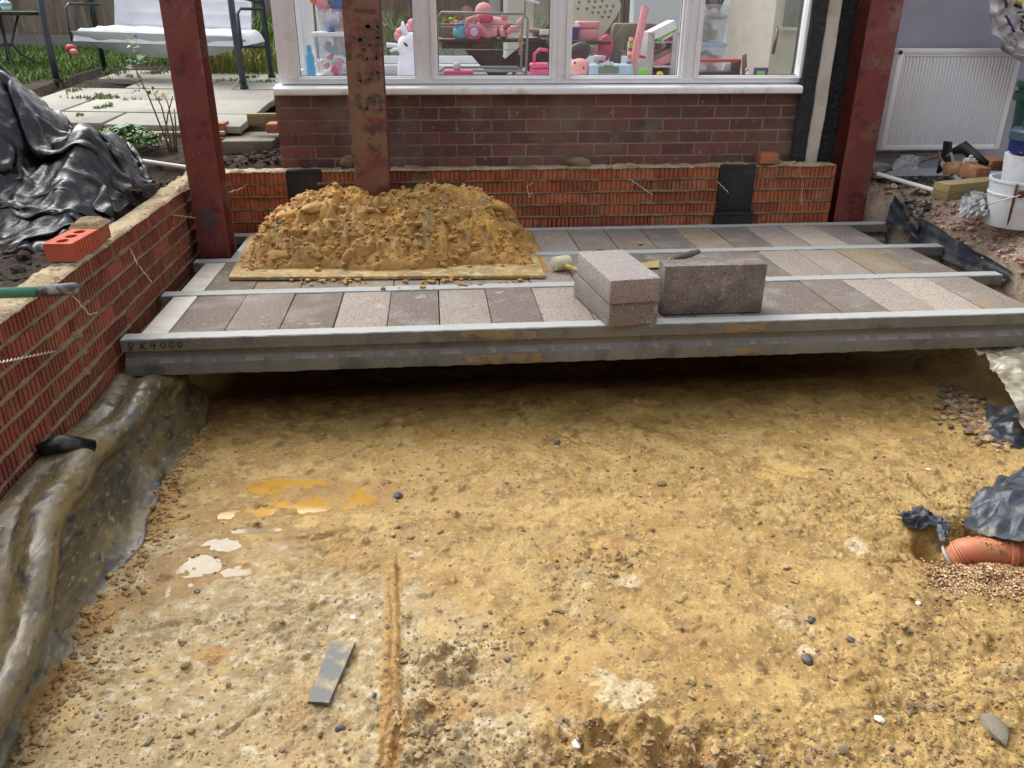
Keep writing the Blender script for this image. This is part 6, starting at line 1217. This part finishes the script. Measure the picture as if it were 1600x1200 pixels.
rbrick(1523, 268, 4.40, .5, .15, (.15, .10, .07), 'salmon', 'salmon broken brick, nearest the buckets'); rbrick(1500, 262, 4.52, -.3, -.2, (.16, .10, .07), 'ochre_brick', 'mortar-covered brick behind the grey pipe'); rbrick(1556, 256, 4.55, .2, .1, (.18, .10, .06), 'salmon', 'half-hidden brick just left of the green bin')
t = thing('rubber_boot_scrap', 'black rubber offcut lying over the broken bricks', 'rubber scrap', tuple(V(1520, 245, 4.6))); MB().tube([V(1488, 237, 4.7), V(1506, 230, 4.68), V(1522, 243, 4.6), V(1542, 256, 4.5)], [.018, .038, .03, .016], 14).build('rubber_tube', M['debris_black'], t, smooth='all')
solidpx('black_strip', 'upright black rubber strip against the radiator foot', 'rubber scrap', [(1476,238),(1478,221),(1489,222),(1485,262),(1466,272),(1472,250)], 4.84, .03, 'debris_black', .004)
c = V(1514, 251, 4.45); t = thing('white_valve', 'small white plastic fitting on top of the broken bricks', 'fitting', tuple(c)); MB().tube([c+[-.03, 0, 0], c+[.03, 0, 0]], .015, 12).build('barrel', M['white_pipe'], t, smooth=True); MB().tube([c, c+[0, -.01, .03]], .010, 10).build('spout', M['white_pipe'], t, smooth=True)
t = sheet('film_scrap', 'crumpled clear film lying under the rod near the plaster wall', quad(V(1395, 268, 4.8), V(1400, 248, 4.9), V(1440, 246, 4.9), V(1436, 262, 4.75), .05, .2, 3), 40, 30, M['clear'], 61, .025, cs=3, cat='film')
# timber offcut
ta, tb = V(1498, 302, 4.05), V(1560, 297, 4.22); dv_ = (tb-ta); dv_[2] = 0; ln_ = np.linalg.norm(dv_); o = MB().box((ln_/2+.02, .03, 0), (ln_+.14, .10, .085)).build('timber_offcut', M['timber'], bevel=.003); zt0 = V(1490, 314, 4.03)[2]; o.location = (ta[0]-.04, ta[1], zt0+.045); o.rotation_euler = (0, 0, math.atan2(dv_[1], dv_[0])-.15); tag(o, 'greenish treated timber offcut lying left of the white bucket', 'timber')
tag(MB().box(tuple(V(1530, 288, 4.5)), (.3, .09, .05), .6).build('pale_offcut', M['pale_timber'], bevel=.003), 'pale timber piece behind the treated offcut', 'timber')
sheet('film_scrap', 'crumpled clear plastic film beside the white bucket', quad(V(1496, 342, 3.86), V(1502, 308, 4.05), V(1560, 306, 4.02), V(1550, 335, 3.86), .06, .2, 8), 50, 40, M['clear'], 63, .03, cs=3, cat='film')
o = MB().lathe([(.010, -.004), (.017, -.004), (.017, .004), (.010, .004), (.010, -.004)], tuple(V(1397, 292, 4.45)+[0, 0, .006]), 18, (.2, -.5, .8), caps=False).build('washer_ring', M['pale_timber'], smooth=True); tag(o, 'small tan ring on the bank beside the right column', 'ring')
# ------------------------------------------------------------------ bucket stack and bin
bc = np.array([2.985, 3.86]); zb0 = V(1590, 361, 3.72)[2]; zz = lambda v: V(1600, v, 3.73)[2]
z1_ = zz(287)
t = thing('white_bucket', 'white bucket with rusty wire handle standing on the rubble at the right edge', 'bucket', (bc[0], bc[1], zb0))
h1 = z1_-zb0; MB().lathe([(.140, 0), (.143, .004), (.152, h1*.66), (.158, h1*.67), (.158, h1*.70), (.153, h1*.71), (.158, h1-.015), (.164, h1-.012), (.164, h1), (.154, h1), (.15, h1*.5)], (bc[0], bc[1], zb0), 48).build('bucket_body', M['bucket'], t, smooth=True, ang=40)
def cyl(ang_, z, r): return np.array([bc[0]+math.cos(ang_)*r, bc[1]+math.sin(ang_)*r, z])
a0 = math.radians(222); MB().tube([cyl(a0, zb0+.01, .137), cyl(a0, zb0+h1*.5, .153), cyl(a0, zb0+h1*.97, .167)], .006, 6).build('rust_seam', M['rust'], t, smooth='all')
a1_ = math.radians(231); MB().lathe([(.017, 0), (.02, .006), (.014, .016)], tuple(cyl(a1_, zb0+h1*.78, .162)), 16, (math.cos(a1_), math.sin(a1_), 0)).build('handle_boss', M['rust'], t, smooth=True)
MB().tube([cyl(a1_, zb0+h1*.77, .18), cyl(math.radians(208), zb0+h1*.62, .185), cyl(math.radians(190), zb0+h1*.48, .19)], .003, 6).build('wire_handle', M['wire'], t, smooth='all')
z2_ = zz(246); t = thing('white_bucket', 'second white bucket nested in the top of the lower one', 'bucket', (bc[0]+.03, bc[1], z1_-.05)); b2c = (bc[0]+.03, bc[1]+.0)
MB().lathe([(.13, 0), (.142, z2_-z1_-.02), (.145, z2_-z1_+.02)], (b2c[0], b2c[1], z1_-.03), 40).build('bucket_body', M['bucket'], t, smooth=True, ang=40)
MB().tube([(b2c[0]-.14, b2c[1]-.03, z2_-.02), (b2c[0]-.02, b2c[1]-.16, z2_+.025), (b2c[0]+.14, b2c[1]-.1, z2_+.09)], .0035, 6).build('wire_handle', M['wire'], t, smooth='all')
def tub(zl, zh, lidz, label, rb__, dx, marks=True):
    t = thing('paint_tub', label, 'tub', (bc[0]+dx, bc[1], zl)); h = zh-zl
    MB().lathe([(rb__-.008, 0), (rb__, h)], (bc[0]+dx, bc[1], zl), 40).build('tub_body', M['blue_tub'], t, smooth=True, ang=40)
    MB().lathe([(rb__+.004, 0), (rb__+.009, .004), (rb__+.009, lidz-.012), (rb__+.002, lidz-.008), (rb__-.004, lidz)], (bc[0]+dx, bc[1], zh), 40).build('lid', M['teal_lid'], t, smooth=True, ang=40)
    if marks:
        for (aa, ab, za, zb__, m_) in ((214, 228, .55, .9, 'whiteprint'), (212, 222, .08, .22, 'whiteprint'), (243, 262, .1, .3, 'whiteprint'), (226, 240, .3, .5, 'bookblue')):
            A_ = np.radians(np.linspace(aa, ab, 6)); MB().grid(np.array([[(bc[0]+dx+math.cos(q)*(rb__+.0005), bc[1]+math.sin(q)*(rb__+.0005), zl+h*zq) for zq in (za, zb__)] for q in A_])).build('label', M[m_], t)
tub(zz(246), zz(226), zz(208)-zz(226), 'lower dark blue tub with a teal lid between the white buckets and the upper tub', .138, .03, False)
tub(zz(207), zz(149), zz(131)-zz(149), 'upper dark blue tub with white labels and teal lid on top of the stack', .125, .055)
gc = V(1575, 270, 4.25); t = thing('green_bin', 'tall dark green bin behind the stack of buckets', 'bin', (3.44, 4.35, .18)); MB().lathe([(.16, 0), (.17, .02), (.21, .62), (.225, .63), (.225, .66), (.20, .66)], (3.44, 4.35, .18), 40).build('bin_body', M['green_plastic'], t, smooth=True, ang=40); MB().lathe([(.226, .56), (.226, .60)], (3.44, 4.35, .18), 40, caps=False).build('bin_band', M['green_plastic'], t)
# sack over the radiator
yb2 = 4.93; t = thing('plastic_sack', 'crumpled white plastic sack hanging over the right end of the radiator, printed ISOV', 'sack', tuple(V(1570, 60, yb2)))
U, W_ = np.meshgrid(np.linspace(0, 1, 90), np.linspace(0, 1, 90), indexing='ij')
cl = np.array([[(1543, -60), (1640, -70)], [(1540, -20), (1650, -30)], [(1535, 20), (1650, 10)], [(1539, 50), (1650, 50)], [(1556, 78), (1650, 100)], [(1575, 88), (1650, 150)]], float)
tt = np.linspace(0, 1, 6); lu = np.interp(W_, tt, cl[:, 0, 0]); lv = np.interp(W_, tt, cl[:, 0, 1]); ru = np.interp(W_, tt, cl[:, 1, 0]); rv = np.interp(W_, tt, cl[:, 1, 1])
D = creases(U*1.2, W_*1.6, 77, 14, 1.6)*.10+.05*np.sin(U*PI)+.02*np.sin(U*14+W_*4)
Dd = yb2-D; uu_, vv_ = lu+(ru-lu)*U, lv+(rv-lv)*U
dx_ = _fw[0]+_r1[0]*(uu_-800)/CF-_u1[0]*(vv_-600)/CF; dy_ = _fw[1]+_r1[1]*(uu_-800)/CF-_u1[1]*(vv_-600)/CF; dz_ = _fw[2]+_r1[2]*(uu_-800)/CF-_u1[2]*(vv_-600)/CF
P = np.stack([dx_/dy_*yb2, Dd, CH+dz_/dy_*yb2], -1); gridmesh('sack_film', P, M['bag'], t)
def surf(u, v):
    c = V(u, v, yb2); i = np.argmin(np.hypot(P[..., 0].ravel()-c[0], P[..., 2].ravel()-c[2])); return P.reshape(-1, 3)[i]
def decal(pts, wd, m_, name):
    A_ = [surf(*p)+np.array([0, -.012, 0]) for p in pts]; A_ = [np.array([V(*p, yb2)[0], a[1], V(*p, yb2)[2]]) for a, p in zip(A_, pts)]; MB().tube(A_, wd, 6).build(name, M[m_], t, smooth='all')
decal([(1557, -10), (1558, 5), (1560, 11)], .009, 'purple', 'printed_stripe'); decal([(1561, 24), (1565, 36), (1568, 50)], .007, 'purple', 'printed_stripe')
for g_ in ([[(1571.5, 19.5), (1577.5, 18)]], [[(1573.5, 24), (1574, 27.5), (1577.5, 28), (1578.5, 24.5)]], [[(1576, 32), (1579, 34), (1579.5, 38), (1577, 40)]], [[(1576, 43), (1580, 46), (1578.5, 49.5)]], [[(1592, 55), (1597, 52)]], [[(1596, 60), (1597, 64), (1601, 64)]]):
    for st in g_: decal(st, .0045, 'ink', 'printed_letter')
decal([(1573, 0), (1575, 6)], .013, 'yellow', 'printed_flame'); decal([(1571, 8), (1574, 12)], .009, 'ink', 'printed_flame'); decal([(1570+5*math.cos(a), 66+6*math.sin(a)) for a in np.linspace(0, 5.8, 14)], .0015, 'ink', 'printed_ring')
for k in range(9): decal([(1585+k*.7, 2+k*3.6), (1587+k*.7, 3.6+k*3.6)], .0014, 'ink', 'printed_letter')
# ------------------------------------------------------------------ left: black polythene over a spoil heap, soil, bricks, spade
sx_ = np.arange(-3.6, XL-.108, .014); sy_ = np.arange(3.12, 5.0, .014); X4, Y4 = np.meshgrid(sx_, sy_, indexing='ij')
crest = np.interp(X4, [-3.6, -2.6, -2.2, -1.95, -1.85, -1.75, -1.68, -1.62, -1.55, -1.50, -1.44, -1.385], [1.45, 1.30, 1.10, .90, .79, .68, .59, .62, .63, .56, .47, .375])
fr = 3.32+.10*sst(-1.5, -1.9, X4)+.03*np.sin(X4*9); s_ = sst(0, 1, np.clip((Y4-fr)/(4.02-fr), 0, 1))**.8; s_ = s_*(1-.75*sst(4.15, 4.75, Y4))
Z4 = .30+(crest-.31)*s_
lump = .07*np.exp(-(((X4+1.55)/.09)**2+((Y4-3.92)/.12)**2)); vall = -.10*np.exp(-(((X4+1.72-.25*(Y4-4))/.05)**2))*sst(3.45, 3.9, Y4)
Z4 = Z4+lump+vall*sst(4.4, 4.1, Y4)
Z4 = np.where(Y4 < fr-.02, .27, Z4)
def heaph(x, y):
    i = np.clip((x-sx_[0])/.014, 0, len(sx_)-1.001); j = np.clip((y-sy_[0])/.014, 0, len(sy_)-1.001); i0 = i.astype(int); j0 = j.astype(int); a, b = i-i0, j-j0
    return Z4[i0, j0]*(1-a)*(1-b)+Z4[i0+1, j0]*a*(1-b)+Z4[i0, j0+1]*(1-a)*b+Z4[i0+1, j0+1]*a*b
U, W_ = np.meshgrid(np.linspace(0, 1, 112), np.linspace(0, 1, 84), indexing='ij')
HXx = -3.3+U*1.90; yk_ = np.interp(HXx, [-3.6, -2.0, -1.66, -1.52, -1.38], [4.9, 4.7, 4.4, 4.3, 4.15]); HYy = 3.30+W_*(yk_-3.30)
P = np.stack([HXx, HYy, heaph(HXx, HYy)+.005], -1); pin = np.zeros(P.shape[:2], bool); pin[::9, 0] = True; pin[::7, -1] = True; pin[0, ::5] = True; pin[-1, ::7] = True
P = drape(P, 1.16, 1.12, heaph, 150, pin, .08, 9); P[..., 0] = np.minimum(P[..., 0], np.where(P[..., 2] < ZT+.01, XL-.108, XL-.05)); P[..., 2] += creases(P[..., 0]*2.4, P[..., 1]*2.4, 41, 14, 1.8)*.07-.012
t = thing('plastic_sheet', 'large glossy black polythene sheet covering the spoil heap left of the brick wall', 'plastic sheet', (-2.0, 4.0, .3)); drapemesh('sheet', P, M['black_poly'], t)
mb = MB()
for k in range(700):
    x, y = rng.uniform(-2.3, -1.40), rng.uniform(2.2, 3.45); z = gh(x, y); r = rng.choice([.006, .011, .02, .03], p=[.4, .3, .22, .08]); mb.blob((x, y, z+r*.2), r, k, 1, (1.2, 1, .7), .4, rng.uniform(0, 3))
for k in range(300):
    x, y = rng.uniform(-1.9, -1.40), rng.uniform(4.0, 4.8); z = gh(x, y); r = rng.choice([.006, .011, .02], p=[.4, .4, .2]); mb.blob((x, y, z+r*.2), r, k, 1, (1.2, 1, .7), .4, rng.uniform(0, 3))
for k in range(260):
    x, y = rng.uniform(-1.35, -.9), rng.uniform(4.9, 5.5); z = gh(x, y); r = rng.choice([.006, .011, .02], p=[.5, .35, .15]); mb.blob((x, y, z+r*.2), r, k, 1, (1.2, 1, .7), .4, rng.uniform(0, 3))
tag(mb.build('soil_lumps', M['soil'], smooth=True, ang=30), 'brown soil lumps on the ground left of the brick wall', 'soil lumps', kind='stuff')
M['redbrick'] = mat('smooth_red_brick', L((176,84,58)), .85, [(9, L((150,66,46)), .5, .75), (60, L((190,104,76)), .6, .75)], (90, .3, .003))
zb1 = ZT+.004; nr_ = G(112, 381, zb1+.065); t = thing('perforated_brick', 'new red three-hole brick lying on top of the left wall', 'brick', (nr_[0], nr_[1], zb1), math.radians(-4))
P2 = [(-.1025, 0), (-.1025, .215), (0, .215)]
g_ = MB(); P3 = [(0, 0)]; q = .008
prof_r = [(0, .215)]; q = .203
while q > .012: prof_r += [(0, q), (-.005, q-.001), (-.005, q-.006), (0, q-.007)]; q -= .021
prof_r += [(0, 0)]
bmh = bmesh.new()
def ring(cx, cy, r, z, n=20): return [bmh.verts.new((cx+r*.8*math.cos(2*PI*i/n), cy+r*math.sin(2*PI*i/n), z)) for i in range(n)]
outer = [(-.1025, 0)]+[(a, b) for a, b in prof_r[::-1]]+[(-.1025, .215)]
top = [bmh.verts.new((a, b, .065)) for a, b in outer]; bot = [bmh.verts.new((a, b, 0)) for a, b in outer]
for i in range(len(outer)): bmh.faces.new((bot[i], bot[(i+1) % len(outer)], top[(i+1) % len(outer)], top[i]))
eds = [bmh.edges.get((top[i], top[(i+1) % len(top)])) for i in range(len(top))]
for cy in (.042, .1075, .173):
    r1 = ring(-.052, cy, .025, .065); r0 = ring(-.052, cy, .025, .01)
    for i in range(20): bmh.faces.new((r1[i], r1[(i+1) % 20], r0[(i+1) % 20], r0[i])); eds.append(bmh.edges.get((r1[i], r1[(i+1) % 20])))
    bmh.faces.new(r0)
bmesh.ops.triangle_fill(bmh, use_beauty=True, edges=eds); bmesh.ops.recalc_face_normals(bmh, faces=bmh.faces)
me = bpy.data.meshes.new('brick_body'); bmh.to_mesh(me); bmh.free(); me.materials.append(M['redbrick']); ob = bpy.data.objects.new('brick_body', me); COL.objects.link(ob); ob.parent = t
hc = G(173, 372, zb1); t = thing('half_brick', 'half brick with mortar on top just beyond the three-hole brick', 'brick', (hc[0], hc[1], zb1))
y0_ = nr_[1]+.235; MB().b2(XL-.105, XL-.004, y0_, y0_+.11, zb1+.001, zb1+.066).build('brick_body', M['orange_brick'], t, bevel=.003)
ss_ = np.linspace(0, 1, 24); U, W_ = np.meshgrid(ss_, ss_, indexing='ij'); e = np.minimum(np.minimum(U, 1-U), np.minimum(W_, 1-W_)); P = np.stack([XL-.112+U*.116, y0_-.006+W_*.125, zb1+.064+sst(0, .15, e)*(.008+.02*fbm(U, W_, 6, 3, 4))], -1); gridmesh('mortar_cap', P, M['mortar'], t)
sa0, sa1, sa2 = G(-60, 460, .405), G(58, 456, .392), G(124, 450, .388)
t = thing('spade', 'green-shafted spade handle with a dark worn grip lying across the left wall', 'spade', tuple(sa1)); dsp = (sa1-sa0); MB().tube([sa0-dsp*4, sa1+(sa2-sa1)*.0], .016, 14).build('shaft', M['green_handle'], t, smooth='all'); MB().tube([sa1+(sa2-sa1)*.001, sa1*.5+sa2*.5, sa2-(sa2-sa1)*.1, sa2], [.018, .019, .019, .011], 16).build('grip', M['grip'], t, smooth='all')
